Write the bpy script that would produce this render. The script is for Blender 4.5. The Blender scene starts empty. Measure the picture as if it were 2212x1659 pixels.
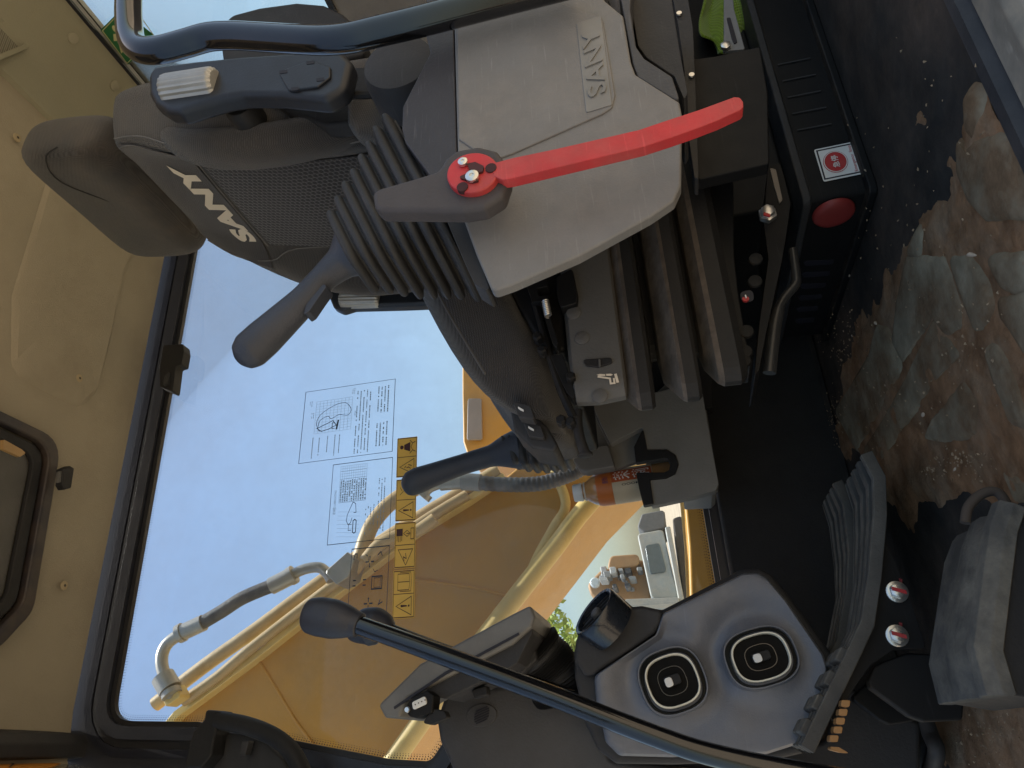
import bpy, bmesh, math, random
from mathutils import Vector, Matrix
random.seed(7)
SC = bpy.context.scene
COL = SC.collection
# ------------------------------------------------------------------ camera (phone held sideways at the open cab door)
FPX, YAW, PIT, ROL, HC = 1600.0, math.radians(27), math.radians(10), math.radians(-8), 0.347
FW = Vector((math.sin(YAW)*math.cos(PIT), math.cos(YAW)*math.cos(PIT), math.sin(PIT)))
R0 = Vector((math.cos(YAW), -math.sin(YAW), 0)); U0 = R0.cross(FW)
RT = R0*math.cos(ROL)+U0*math.sin(ROL); UP = U0*math.cos(ROL)-R0*math.sin(ROL)
CAM = Vector((0, 0, HC))
cd = bpy.data.cameras.new('camera'); cam = bpy.data.objects.new('camera', cd); COL.objects.link(cam)
cd.sensor_width = 36; cd.lens = FPX/2212*36; cd.clip_start = .01; cd.clip_end = 3000
mx = Matrix((-UP, RT, -FW)).transposed().to_4x4(); mx.translation = CAM
cam.matrix_world = mx; SC.camera = cam
# ------------------------------------------------------------------ sky, sun, exposure
SUN = Vector((.25, -.015, .97)).normalized()
w = bpy.data.worlds.new('World'); SC.world = w; w.use_nodes = True
nt = w.node_tree; bg = nt.nodes['Background']; sk = nt.nodes.new('ShaderNodeTexSky'); sk.sky_type = 'NISHITA'; sk.sun_disc = False
sk.sun_elevation = math.asin(SUN.z); sk.sun_rotation = math.atan2(SUN.x, SUN.y); sk.air_density = 1.5; sk.dust_density = 2.4; sk.ozone_density = 1.3
nt.links.new(sk.outputs[0], bg.inputs[0]); bg.inputs[1].default_value = .108
sl = bpy.data.lights.new('sun', 'SUN'); sl.energy = 5.0; sl.angle = math.radians(.53); sl.color = (1, .95, .87)
so = bpy.data.objects.new('sun', sl); COL.objects.link(so); so.rotation_euler = SUN.to_track_quat('Z', 'Y').to_euler()
vs = SC.view_settings; vs.view_transform = 'Standard'; vs.look = 'None'; vs.exposure = 0.66; vs.gamma = 1; vs.use_curve_mapping = False
SC.cycles.max_bounces = 10; SC.cycles.diffuse_bounces = 6; SC.cycles.transparent_max_bounces = 12; SC.cycles.use_denoising = True
SC.cycles.sample_clamp_indirect = 8

# ------------------------------------------------------------------ helpers: a point of the photo put at its real depth
def ray(px, py): return FW+RT*((829.5-py)/FPX)+UP*((1106-px)/FPX)
def P(px, py, Y=None, X=None, Z=None, pl=None):
    d = ray(px, py)
    if Y is not None: return CAM+d*(Y/d.y)
    if X is not None: return CAM+d*(X/d.x)
    if Z is not None: return CAM+d*((Z-HC)/d.z)
    o, n = pl; return CAM+d*((o-CAM).dot(n)/d.dot(n))
def PS(pts, **k): return [P(a, b, **k) for a, b in pts]
def K(c, r, x, y): return (553*c+x/3, 553*r+y/3)
def KS(c, r, pts): return [K(c, r, x, y) for x, y in pts]
def V(*a): return Vector(a)

def fillet(pts, r, n=4):
    out = []; L = len(pts)
    for i, p in enumerate(pts):
        a = pts[i-1]-p; b = pts[(i+1) % L]-p; la, lb = a.length, b.length
        if la < 1e-6 or lb < 1e-6: continue
        a = a/la; b = b/lb; c = max(-1, min(1, a.dot(b))); th = math.acos(c)
        if th > 2.95: out.append(p); continue
        t = min(r/max(math.tan(th/2), .05), .45*la, .45*lb)
        p0 = p+a*t; p1 = p+b*t
        for k in range(n+1):
            s = k/n; out.append(p0*(1-s)**2+p*2*s*(1-s)+p1*s*s)
    return out
def cr(path, k=6, closed=False):
    q = []; n = len(path); rng = range(n if closed else n-1)
    g = lambda i: path[i % n] if closed else path[max(0, min(n-1, i))]
    for i in rng:
        a, b, c, d = g(i-1), g(i), g(i+1), g(i+2)
        for j in range(k):
            t = j/k; q.append(.5*((2*b)+(c-a)*t+(2*a-5*b+4*c-d)*t*t+(3*b-a-3*c+d)*t**3))
    if not closed: q.append(path[-1])
    return q

def thing(name, label, cat, base=(0, 0, 0), group=None, kind=None):
    o = bpy.data.objects.new(name, None); COL.objects.link(o); o.location = base; o.empty_display_size = .05
    o['label'] = label; o['category'] = cat
    if group: o['group'] = group
    if kind: o['kind'] = kind
    return o
def wloc(o):
    v = Vector(o.location)
    while o.parent: o = o.parent; v = v+Vector(o.location)
    return v
def tag(o, label=None, cat=None, group=None, kind=None):
    if label: o['label'] = label
    if cat: o['category'] = cat
    if group: o['group'] = group
    if kind: o['kind'] = kind
    return o
def mk(name, vf, mat, parent=None, bevel=0, seg=2, sub=0, smooth=True, flat=False, sharp=38):
    vs_, fs = vf; me = bpy.data.meshes.new(name)
    base = Vector((0, 0, 0))
    me.from_pydata([tuple(v) for v in vs_], [], fs)
    bm = bmesh.new(); bm.from_mesh(me); bmesh.ops.remove_doubles(bm, verts=bm.verts, dist=1e-6)
    bmesh.ops.recalc_face_normals(bm, faces=bm.faces); bm.to_mesh(me); bm.free()
    me.materials.append(mat)
    o = bpy.data.objects.new(name, me); COL.objects.link(o)
    if smooth and not flat: me.polygons.foreach_set('use_smooth', [True]*len(me.polygons))
    if bevel:
        m = o.modifiers.new('b', 'BEVEL'); m.width = bevel; m.segments = seg; m.limit_method = 'ANGLE'; m.angle_limit = math.radians(32); m.harden_normals = True; m.use_clamp_overlap = True
    elif smooth and not flat and not sub:
        me.set_sharp_from_angle(angle=math.radians(sharp))
    if sub:
        m = o.modifiers.new('s', 'SUBSURF'); m.levels = sub; m.render_levels = sub
    if parent is not None:
        o.parent = parent; o.matrix_parent_inverse = Matrix.Translation(-wloc2(parent))
    return o
def wloc2(o):
    # world position of a parent (only Empties carry an offset; meshes sit at the origin with world coordinates)
    return Vector(o.location) if o.type == 'EMPTY' else Vector((0, 0, 0))

def join(*vfs):
    V_, F_ = [], []
    for v, f in vfs:
        n = len(V_); V_ += list(v); F_ += [[i+n for i in q] for q in f]
    return V_, F_
def prism(pts, vec):
    n = len(pts); vec = Vector(vec)
    v = list(pts)+[p+vec for p in pts]
    f = [list(range(n)), list(range(2*n-1, n-1, -1))]+[[i, (i+1) % n, n+(i+1) % n, n+i] for i in range(n)]
    return v, f
def slab(pts, depth, r=0, n=4, **k):
    q = PS(pts, **k)
    if r: q = fillet(q, r, n)
    if 'Y' in k: vec = V(0, depth, 0)
    elif 'X' in k: vec = V(depth, 0, 0)
    elif 'Z' in k: vec = V(0, 0, -depth)
    else: vec = k['pl'][1].normalized()*depth
    return prism(q, vec)
def holed(outer, holes, vec):
    bm = bmesh.new(); es = []
    for loop in [outer]+holes:
        vv = [bm.verts.new(p) for p in loop]
        es += [bm.edges.new((vv[i], vv[(i+1) % len(vv)])) for i in range(len(vv))]
    r = bmesh.ops.triangle_fill(bm, use_beauty=True, edges=es)
    fs = [g for g in r['geom'] if isinstance(g, bmesh.types.BMFace)]
    bmesh.ops.dissolve_limit(bm, angle_limit=.01, verts=bm.verts, edges=bm.edges) if False else None
    ext = bmesh.ops.extrude_face_region(bm, geom=fs)
    bmesh.ops.translate(bm, vec=Vector(vec), verts=[g for g in ext['geom'] if isinstance(g, bmesh.types.BMVert)])
    bm.verts.index_update(); v = [x.co.copy() for x in bm.verts]; f = [[x.index for x in q.verts] for q in bm.faces]; bm.free()
    return v, f
def frames(path):
    n = len(path); T = [(path[min(i+1, n-1)]-path[max(i-1, 0)]).normalized() for i in range(n)]
    a = V(0, 0, 1) if abs(T[0].z) < .9 else V(1, 0, 0)
    N = (a-T[0]*a.dot(T[0])).normalized(); out = []
    for t in T:
        N = (N-t*N.dot(t)).normalized(); out.append((t, N, t.cross(N)))
    return out
def tube(path, r, n=14, cap=True):
    L = len(path); rs = r if isinstance(r, (list, tuple)) else [r]*L
    v, f = [], []
    for p, (t, N, B), q in zip(path, frames(path), rs):
        qa, qb = q if isinstance(q, tuple) else (q, q)
        v += [p+N*math.cos(2*math.pi*k/n)*qa+B*math.sin(2*math.pi*k/n)*qb for k in range(n)]
    for i in range(L-1):
        f += [[i*n+k, i*n+(k+1) % n, (i+1)*n+(k+1) % n, (i+1)*n+k] for k in range(n)]
    if cap: f += [list(range(n))[::-1], [(L-1)*n+k for k in range(n)]]
    return v, f
def loft(secs, cap=True):
    n = len(secs[0]); v = [p for s in secs for p in s]; f = []
    for i in range(len(secs)-1):
        f += [[i*n+k, i*n+(k+1) % n, (i+1)*n+(k+1) % n, (i+1)*n+k] for k in range(n)]
    if cap: f += [list(range(n))[::-1], [(len(secs)-1)*n+k for k in range(n)]]
    return v, f
def sring(c, ax, ay, a, b, n=24, p=2.0):
    out = []
    for k in range(n):
        t = 2*math.pi*k/n; ct, st = math.cos(t), math.sin(t)
        out.append(c+ax*(a*math.copysign(abs(ct)**(2/p), ct))+ay*(b*math.copysign(abs(st)**(2/p), st)))
    return out
def basis(d):
    d = Vector(d).normalized(); a = V(0, 0, 1) if abs(d.z) < .9 else V(1, 0, 0)
    e = d.cross(a).normalized(); return d, e, d.cross(e)
def lathe(o, d, prof, n=24):
    d, e, g = basis(d); return loft([sring(o+d*h, e, g, max(r, 1e-5), max(r, 1e-5), n) for h, r in prof])
def box(c, h, ax=V(1, 0, 0), ay=V(0, 1, 0), az=V(0, 0, 1)):
    c = Vector(c); v = [c+ax*(h[0]*i)+ay*(h[1]*j)+az*(h[2]*k) for k in (-1, 1) for i, j in ((-1, -1), (1, -1), (1, 1), (-1, 1))]
    return v, [[0, 1, 2, 3], [4, 5, 6, 7], [0, 1, 5, 4], [1, 2, 6, 5], [2, 3, 7, 6], [3, 0, 4, 7]]
def stroke(pts, wd, closed=False):
    # a flat line with mitred corners in 2-D
    n = len(pts); L = []; Rr = []
    for i in range(n):
        a = pts[(i-1) % n] if (closed or i > 0) else None; b = pts[(i+1) % n] if (closed or i < n-1) else None
        p = pts[i]
        d1 = (p-a).normalized() if a is not None else (b-p).normalized(); d2 = (b-p).normalized() if b is not None else d1
        m = (Vector((-d1.y, d1.x))+Vector((-d2.y, d2.x)))
        if m.length < 1e-6: m = Vector((-d1.y, d1.x))
        m.normalize(); s = wd/2/max(.4, m.dot(Vector((-d1.y, d1.x))))
        L.append(p+m*s); Rr.append(p-m*s)
    v = L+Rr; f = [[i, (i+1) % n, n+(i+1) % n, n+i] for i in range(n if closed else n-1)]
    return v, f
class Flat:
    # flat print on a plane: o + u*right + v*up, each new piece a hair above the last
    def __init__(s, o, u, v, nrm, lift=.0004): s.o, s.u, s.v, s.n, s.k = Vector(o), Vector(u), Vector(v), Vector(nrm).normalized(), lift; s.V, s.F = [], []
    def at(s, x, y, z=0): return s.o+s.u*x+s.v*y+s.n*z
    def add(s, vf):
        n = len(s.V); s.V += [s.at(p[0], p[1], s.k) for p in vf[0]]; s.F += [[i+n for i in q] for q in vf[1]]; s.k += .00005
    def line(s, pts, wd, closed=False): s.add(stroke([Vector(p) for p in pts], wd, closed))
    def poly(s, pts): s.add(([Vector(p) for p in pts], [list(range(len(pts)))]))
    def disc(s, c, r, ry=None, n=24): s.poly([(c[0]+r*math.cos(2*math.pi*k/n), c[1]+(ry or r)*math.sin(2*math.pi*k/n)) for k in range(n)])
    def rect(s, x0, y0, x1, y1): s.poly([(x0, y0), (x1, y0), (x1, y1), (x0, y1)])
    def build(s, name, mat, parent=None): return mk(name, (s.V, s.F), mat, parent, smooth=False)
def text_vf(body, size=1.0, bold=0.0, shear=0.0, extrude=0.0, space=1.0):
    c = bpy.data.curves.new('t', 'FONT'); c.body = body; c.size = size; c.offset = bold; c.shear = shear; c.extrude = extrude; c.space_character = space; c.resolution_u = 4
    o = bpy.data.objects.new('t', c); COL.objects.link(o); dg = bpy.context.evaluated_depsgraph_get(); dg.update()
    me = bpy.data.meshes.new_from_object(o.evaluated_get(dg)); v = [x.co.copy() for x in me.vertices]; f = [list(p.vertices) for p in me.polygons]
    bpy.data.objects.remove(o); bpy.data.curves.remove(c); bpy.data.meshes.remove(me)
    xs = [p.x for p in v]; ys = [p.y for p in v]; x0, x1, y0, y1 = min(xs), max(xs), min(ys), max(ys)
    return [Vector(((p.x-x0)/(x1-x0), (p.y-y0)/(y1-y0), p.z)) for p in v], f
def text_on(name, body, corner, u, v, nrm, mat, parent, lift=.0005, thick=0.0, bold=.0, shear=0.0, space=1.0):
    tv, tf = text_vf(body, 1, bold, shear, .5 if thick else 0, space); nrm = Vector(nrm).normalized()
    return mk(name, ([corner+u*p.x+v*p.y+nrm*(lift+thick*(p.z+.5 if thick else 0)) for p in tv], tf), mat, parent, smooth=False)

# ------------------------------------------------------------------ materials
def srgb(r, g, b): return tuple(((c/255/12.92) if c/255 <= .04045 else ((c/255+.055)/1.055)**2.4) for c in (r, g, b))
MATS = {}
def M(name, col, rough=.5, metal=0, var=.12, vs_=18, bump=.15, bs=260, dust=0, dcol=(.20, .145, .09), coat=0, spec=.5, streak=0, dscale=9, updust=1, scratch=0, sheen=0, dthr=(.42, .66)):
    if name in MATS: return MATS[name]
    m = bpy.data.materials.new(name); m.use_nodes = True; t = m.node_tree; N, L = t.nodes, t.links; b = N['Principled BSDF']
    b.inputs['Metallic'].default_value = metal; b.inputs['Roughness'].default_value = rough; b.inputs['Specular IOR Level'].default_value = spec
    if coat: b.inputs['Coat Weight'].default_value = coat; b.inputs['Coat Roughness'].default_value = .08
    if sheen: b.inputs['Sheen Weight'].default_value = sheen; b.inputs['Sheen Roughness'].default_value = .5
    tc = N.new('ShaderNodeTexCoord'); co = tc.outputs['Object']
    def noise(sc, det=5, ro=.6):
        q = N.new('ShaderNodeTexNoise'); q.inputs['Scale'].default_value = sc; q.inputs['Detail'].default_value = det; q.inputs['Roughness'].default_value = ro; L.new(co, q.inputs['Vector']); return q.outputs['Fac']
    def ramp(x, a, c):
        q = N.new('ShaderNodeMapRange'); q.inputs['From Min'].default_value = a; q.inputs['From Max'].default_value = c; q.clamp = True; L.new(x, q.inputs['Value']); return q.outputs[0]
    def mix(f, a, c):
        q = N.new('ShaderNodeMix'); q.data_type = 'RGBA'
        L.new(f, q.inputs[0]) if hasattr(f, 'links') else setattr(q.inputs[0], 'default_value', f)
        for s, x in ((q.inputs[6], a), (q.inputs[7], c)):
            L.new(x, s) if hasattr(x, 'links') else setattr(s, 'default_value', (*x, 1))
        return q.outputs[2]
    def mul(a, c):
        q = N.new('ShaderNodeMath'); q.operation = 'MULTIPLY'; L.new(a, q.inputs[0]); (L.new(c, q.inputs[1]) if hasattr(c, 'links') else setattr(q.inputs[1], 'default_value', c)); return q.outputs[0]
    n1 = ramp(noise(vs_), .3, .7)
    c0 = tuple(x*(1-var) for x in col); c1 = tuple(min(1, x*(1+var)) for x in col)
    c = mix(n1, c0, c1)
    if scratch:
        q = N.new('ShaderNodeMapping'); q.inputs['Scale'].default_value = (8, 8, 140); q.inputs['Rotation'].default_value = (.3, .8, .2); L.new(co, q.inputs['Vector'])
        z = N.new('ShaderNodeTexNoise'); z.inputs['Scale'].default_value = 3; z.inputs['Detail'].default_value = 6; L.new(q.outputs[0], z.inputs['Vector'])
        c = mix(mul(ramp(z.outputs['Fac'], .62, .75), scratch), c, tuple(min(1, x*2+.08) for x in col))
    rr = None
    if dust:
        g = N.new('ShaderNodeNewGeometry'); sx = N.new('ShaderNodeSeparateXYZ'); L.new(g.outputs['Normal'], sx.inputs[0])
        up = ramp(sx.outputs[2], .05, .8) if updust else None
        d = ramp(noise(dscale, 8, .65), *dthr)
        if up is not None: d = mul(d, up)
        d = mul(d, dust); d2 = mul(ramp(noise(55, 6, .7), .35, .75), 1.0)
        c = mix(d, c, mix(d2, tuple(x*.7 for x in dcol), tuple(x*1.25 for x in dcol)))
        rr = d
    L.new(c, b.inputs['Base Color'])
    r1 = N.new('ShaderNodeMapRange'); r1.inputs['To Min'].default_value = max(.02, rough-.09); r1.inputs['To Max'].default_value = min(1, rough+.12); L.new(noise(40, 6), r1.inputs['Value'])
    if rr is not None:
        a = N.new('ShaderNodeMath'); a.operation = 'MAXIMUM'; L.new(r1.outputs[0], a.inputs[0]); L.new(rr, a.inputs[1]); L.new(a.outputs[0], b.inputs['Roughness'])
    else: L.new(r1.outputs[0], b.inputs['Roughness'])
    if bump:
        bp = N.new('ShaderNodeBump'); bp.inputs['Strength'].default_value = bump; bp.inputs['Distance'].default_value = .002; L.new(noise(bs, 4), bp.inputs['Height']); L.new(bp.outputs[0], b.inputs['Normal'])
    MATS[name] = m; return m
def fabric(name, col, sc=950, bump=.6, hexa=0, dusty=0):
    m = M(name, col, .93, var=.2, vs_=7, bump=0, spec=.25, dust=dusty, updust=0, dscale=6, sheen=.25); t = m.node_tree; N, L = t.nodes, t.links; b = N['Principled BSDF']
    tc = N.new('ShaderNodeTexCoord'); sep = N.new('ShaderNodeSeparateXYZ'); L.new(tc.outputs['Object'], sep.inputs[0])
    def mth(op, a, c=None):
        q = N.new('ShaderNodeMath'); q.operation = op
        for s, x in zip(q.inputs, (a, c)):
            if x is None: continue
            L.new(x, s) if hasattr(x, 'links') else setattr(s, 'default_value', x)
        return q.outputs[0]
    if hexa:
        k = 2*math.pi/hexa; y, z = sep.outputs[1], sep.outputs[2]; s = None
        for a in (0, 60, 120):
            ca, sa = math.cos(math.radians(a))*k, math.sin(math.radians(a))*k
            q = mth('COSINE', mth('ADD', mth('MULTIPLY', y, ca), mth('MULTIPLY', z, sa))); s = q if s is None else mth('ADD', s, q)
        h = N.new('ShaderNodeMapRange'); h.inputs['From Min'].default_value = -1.2; h.inputs['From Max'].default_value = -.1; h.inputs['To Min'].default_value = 1; h.inputs['To Max'].default_value = 0; L.new(s, h.inputs['Value']); h = h.outputs[0]
        src = b.inputs['Base Color'].links[0].from_socket; x = N.new('ShaderNodeMix'); x.data_type = 'RGBA'; L.new(h, x.inputs[0]); L.new(src, x.inputs[6]); x.inputs[7].default_value = (*[min(1, c*2.1+.015) for c in col], 1); L.new(x.outputs[2], b.inputs['Base Color'])
    else:
        a = mth('SINE', mth('MULTIPLY', mth('ADD', sep.outputs[0], sep.outputs[1]), sc*2.0)); c = mth('SINE', mth('MULTIPLY', mth('ADD', sep.outputs[2], mth('MULTIPLY', sep.outputs[0], .5)), sc*2.3))
        h = mth('MULTIPLY', a, c)
        src = b.inputs['Base Color'].links[0].from_socket; x = N.new('ShaderNodeMix'); x.data_type = 'RGBA'; x.blend_type = 'MULTIPLY'; x.inputs[0].default_value = .6; L.new(src, x.inputs[6])
        r = N.new('ShaderNodeMapRange'); r.inputs['From Min'].default_value = -1; r.inputs['To Min'].default_value = .45; r.inputs['To Max'].default_value = 1.3; L.new(h, r.inputs['Value'])
        cc = N.new('ShaderNodeCombineColor')
        for i in range(3): L.new(r.outputs[0], cc.inputs[i])
        L.new(cc.outputs[0], x.inputs[7]); L.new(x.outputs[2], b.inputs['Base Color'])
    bp = N.new('ShaderNodeBump'); bp.inputs['Strength'].default_value = bump; bp.inputs['Distance'].default_value = .001; L.new(h, bp.inputs['Height']); L.new(bp.outputs[0], b.inputs['Normal'])
    return m
def glass(name, tint=(1, 1, 1), refl=1.0, smear=.03):
    m = bpy.data.materials.new(name); m.use_nodes = True; t = m.node_tree; N, L = t.nodes, t.links; N.remove(N['Principled BSDF'])
    tr = N.new('ShaderNodeBsdfTransparent'); tr.inputs[0].default_value = (*tint, 1); gl = N.new('ShaderNodeBsdfGlossy'); gl.inputs['Roughness'].default_value = .02
    df = N.new('ShaderNodeBsdfDiffuse'); df.inputs[0].default_value = (.62, .58, .5, 1)
    fr = N.new('ShaderNodeFresnel'); fr.inputs[0].default_value = 1.45; a = N.new('ShaderNodeMixShader'); b = N.new('ShaderNodeMixShader')
    q = N.new('ShaderNodeMath'); q.operation = 'MULTIPLY'; q.inputs[1].default_value = refl; L.new(fr.outputs[0], q.inputs[0]); L.new(q.outputs[0], a.inputs[0]); L.new(tr.outputs[0], a.inputs[1]); L.new(gl.outputs[0], a.inputs[2])
    tc = N.new('ShaderNodeTexCoord'); nz = N.new('ShaderNodeTexNoise'); nz.inputs['Scale'].default_value = 5; nz.inputs['Detail'].default_value = 9; nz.inputs['Roughness'].default_value = .7; L.new(tc.outputs['Object'], nz.inputs['Vector'])
    r = N.new('ShaderNodeMapRange'); r.inputs['From Min'].default_value = .35; r.inputs['From Max'].default_value = .8; r.inputs['To Min'].default_value = smear*.3; r.inputs['To Max'].default_value = smear*2; L.new(nz.outputs['Fac'], r.inputs['Value']); L.new(r.outputs[0], b.inputs[0]); L.new(a.outputs[0], b.inputs[1]); L.new(df.outputs[0], b.inputs[2])
    L.new(b.outputs[0], N['Material Output'].inputs[0]); return m

BLK = M('black_plastic', (.017, .017, .018), .6, spec=.3, dust=.25, bump=.25, scratch=.12)
BLK2 = M('dark_grey_plastic', (.034, .034, .036), .6, spec=.35, dust=.3, bump=.3, scratch=.15)
BLK3 = M('worn_charcoal_plastic', (.055, .056, .06), .55, dust=.55, bump=.3, scratch=.25)
STEEL = M('black_painted_steel', (.009, .009, .0095), .55, spec=.22, dust=.3, bump=.1, scratch=.1)
GLOSS = M('glossy_black_tube', (.007, .007, .008), .10, coat=.6, var=.3, bump=.03, dust=.12, dcol=(.3, .22, .16))
GREY = M('grey_moulded_plastic', (.172, .173, .173), .5, var=.1, scratch=.25, bump=.3, bs=420, dust=.4, dcol=(.22, .185, .145), updust=0, dscale=4)
DGREY = M('mid_grey_plastic', (.088, .086, .082), .6, var=.08, dust=.5, bump=.3)
RUB = M('black_rubber', (.022, .023, .025), .62, bump=.25, dust=.35, dcol=(.13, .11, .10))
RUBG = M('dusty_grey_rubber', (.075, .072, .065), .9, spec=.2, dust=.6, dscale=14, dcol=(.26, .235, .185), updust=0, bump=.6, bs=160, var=.25)
FAB = fabric('charcoal_twill', (.042, .0405, .041), dusty=.15)
FABD = fabric('dark_headrest_cloth', (.0245, .0245, .0265), 950, dusty=.2)
FABM = fabric('honeycomb_mesh_cloth', (.030, .029, .031), hexa=.0085, bump=.8)
RED = M('red_plastic', (.50, .024, .03), .48, var=.12, vs_=30, bump=.2, dust=.4, dcol=(.36, .10, .085), updust=0, dscale=16, scratch=.25)
REDB = M('red_button', (.26, .03, .026), .5, dust=.35, dcol=(.3, .16, .12))
SILV = M('satin_silver_plastic', (.42, .42, .40), .35, metal=.35, dust=.3)
CHR = M('bright_zinc', (.7, .69, .66), .28, metal=.9, dust=.25, dcol=(.4, .36, .28))
PRINT = M('black_print', (.012, .012, .02), .6, bump=0)
WPRINT = M('white_print', (.75, .75, .72), .6, bump=0, var=.04)
CREAM = M('cream_print', (.68, .60, .48), .6, bump=0, var=.06)
TAN = M('tan_headliner', (.295, .258, .188), .85, var=.07, vs_=4, dust=.3, dcol=(.20, .16, .11), updust=0, dscale=7, dthr=(.5, .75), bump=.5, bs=330)
OLIVE = M('olive_grey_trim', (.25, .235, .165), .75, var=.05, vs_=5, bump=.35, bs=300)
BLUEG = M('satin_grey_dash', (.14, .152, .182), .4, var=.08, bump=.3, bs=500, dust=.28, dcol=(.24, .22, .19), updust=0, dscale=12, scratch=.12)
YEL = M('yellow_machine_paint', (.54, .265, .028), .45, var=.14, vs_=1.6, bump=.05, dust=.45, dcol=(.40, .27, .13), updust=0, dscale=2.6, dthr=(.48, .70), scratch=.2)
YELSUN = M('sunlit_dusty_yellow', (.72, .52, .17), .5, var=.12, dust=.5, dcol=(.52, .40, .2), updust=0)  # dusty yellow made paler, sunlight on the flanges put into its colour
STK = M('amber_sticker', (.80, .50, .09), .5, var=.06, bump=0)
# ================================================================== SETTING
YW = 1.45            # inner face of the right-hand wall
# yard ground, with soil piled up to a low rise far away
def ground():
    n = 60; v, f = [], []
    xs = [-900, -300, -120, -60]+[-40+i*2.5 for i in range(33)]+[60, 120, 300, 900]
    for i, x in enumerate(xs):
        for j, y in enumerate(xs):
            d = math.hypot(x, y); z = -1.28+.05*math.sin(x*1.3+.4)*math.sin(y*1.1)+.03*math.sin(x*3.1+y*2.3)
            if d > 60: z += (d-60)*.004
            v.append(V(x, y, z))
    m = len(xs)
    for i in range(m-1):
        for j in range(m-1): f.append([i*m+j, (i+1)*m+j, (i+1)*m+j+1, i*m+j+1])
    o = mk('ground', (v, f), M('dry_soil', (.42, .33, .22), .95, var=.3, vs_=.6, bump=.8, bs=14, dust=.6, dcol=(.30, .24, .17), dscale=.9))
    tag(o, 'dry brown soil of the work yard', kind='structure')
ground()

# right wall: black frame with the big side window opening
hole = PS([(430, 480), (320, 1106), (265, 1419)], Y=YW)
fr = PS([(427, 1559), (616, 1596), (840, 1640), (930, 1645)], Y=YW)
hp = [V(1.36, YW, 1.508), V(.10, YW, 1.507)]+fr+PS([(950, 1615), (1060, 1440), (1149, 1373), (1200, 1425), (1262, 1480)], Y=YW)+[V(.10, YW, .268), V(1.36, YW, .268)]
hp = fillet(hp, .05, 6)
outer = [V(-.22, YW, -.06), V(1.62, YW, -.06), V(1.62, YW, 1.66), V(-.22, YW, 1.66)]
wall = mk('wall_right', holed(outer, [hp], (0, .012, 0)), M('black_wall_trim', (.016, .017, .021), .45, dust=.2, bump=.15), bevel=0)
tag(wall, 'black painted side wall of the cab round the big window', kind='structure')
# raised inner lip round the opening
ctr = sum(hp, V(0, 0, 0))/len(hp)
def off(loop, d):
    out = []; n = len(loop)
    for i in range(n):
        a, b, c = loop[i-1], loop[i], loop[(i+1) % n]; t = (c-a).normalized(); nn = V(-t.z, 0, t.x)
        if nn.dot(b-ctr) < 0 and False: nn = -nn
        out.append(b+nn*d)
    return out
sgn = 1 if (off(hp, .01)[0]-ctr).length > (hp[0]-ctr).length else -1
o1 = [p+V(0, -.012, 0) for p in off(hp, sgn*.010)]; o2 = [p+V(0, -.012, 0) for p in off(hp, sgn*.034)]
mk('window_seal', holed(o2, [o1], (0, .0115, 0)), M('window_rubber', (.012, .014, .022), .35, dust=.3, dcol=(.3, .2, .15)), wall, bevel=.004)
o3 = [p+V(0, -.006, 0) for p in off(hp, sgn*.050)]; o4 = [p+V(0, -.006, 0) for p in off(hp, sgn*.066)]
mk('trim_strip', holed(o4, [o3], (0, .0055, 0)), MATS['window_rubber'], wall, bevel=.002)
win = mk('window', prism([p+V(0, .006, 0) for p in off(hp, sgn*.004)], (0, .006, 0)), glass('side_glass', (.93, .97, 1.0), .4, .05), smooth=False)
tag(win, 'clear side window pane facing the yellow boom', kind='structure')
# black ceramic dots printed along the pane edge
fl = Flat(V(0, YW+.0055, 0), (1, 0, 0), (0, 0, 1), (0, -1, 0), 0)
Ls = off(hp, -sgn*.004)
def resample(loop, step):
    out = []; n = len(loop); acc = 0
    for i in range(n):
        a, b = loop[i], loop[(i+1) % n]; d = (b-a).length
        while acc < d: out.append(a.lerp(b, acc/d)); acc += step
        acc -= d
    return out
for row, (dd, rr) in enumerate(((.003, .0014), (.007, .0011), (.0105, .0008))):
    for i, p in enumerate(resample(off(hp, -sgn*dd), .0055)): fl.k = 0; fl.disc((p.x, p.z), rr, n=6)
tag(fl.build('frit_dots', PRINT, win), kind='stuff')
# latch on the upper window frame
lt = thing('window_latch', 'small black catch clipped to the upper window frame', 'latch', P(372, 800, Y=YW))
mk('body', slab([(345, 835), (343, 800), (352, 745), (395, 743), (397, 758), (392, 786), (380, 790), (374, 836), (372, 846)], .03, .004, Y=YW-.035), BLK, lt, bevel=.003)
mk('tongue', slab([(355, 812), (366, 802), (362, 828), (352, 832)], .008, .002, Y=YW-.043), BLK2, lt, bevel=.002)

# ceiling with its raised panel
def ceil_z(y): return 1.583-.012*max(0, (y-1.22)/.2)**2.2
v, f = [], []
ys = [.345+.03*i for i in range(36)]; ys = [y for y in ys if y < 1.41]+[1.415]; xs = [-.06, .03, .12, .3, .5, .7, .9, 1.1, 1.333]
for x in xs:
    for y in ys: v.append(V(x, y, ceil_z(y)-(.02*max(0, (.1-x)/.1)**2)))
m = len(ys); f = [[i*m+j, (i+1)*m+j, (i+1)*m+j+1, i*m+j+1] for i in range(len(xs)-1) for j in range(m-1)]
v2 = [p+V(0, 0, .05) for p in v]; f2 = [[a+len(v) for a in q] for q in f]
ceil = mk('ceiling', (v+v2, f+f2), TAN); tag(ceil, 'tan moulded headliner of the cab', kind='structure')
pp = PS([(267, 573), (236, 740), (207, 846), (173, 880), (150, 873), (43, 820), (23, 786), (25, 640)], Z=1.583)
pp = [V(p.x, p.y, 0) for p in pp]+[V(1.0, 1.03, 0), V(1.315, 1.03, 0), V(1.315, 1.345, 0)]
pp = fillet(pp, .035, 5)
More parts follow.
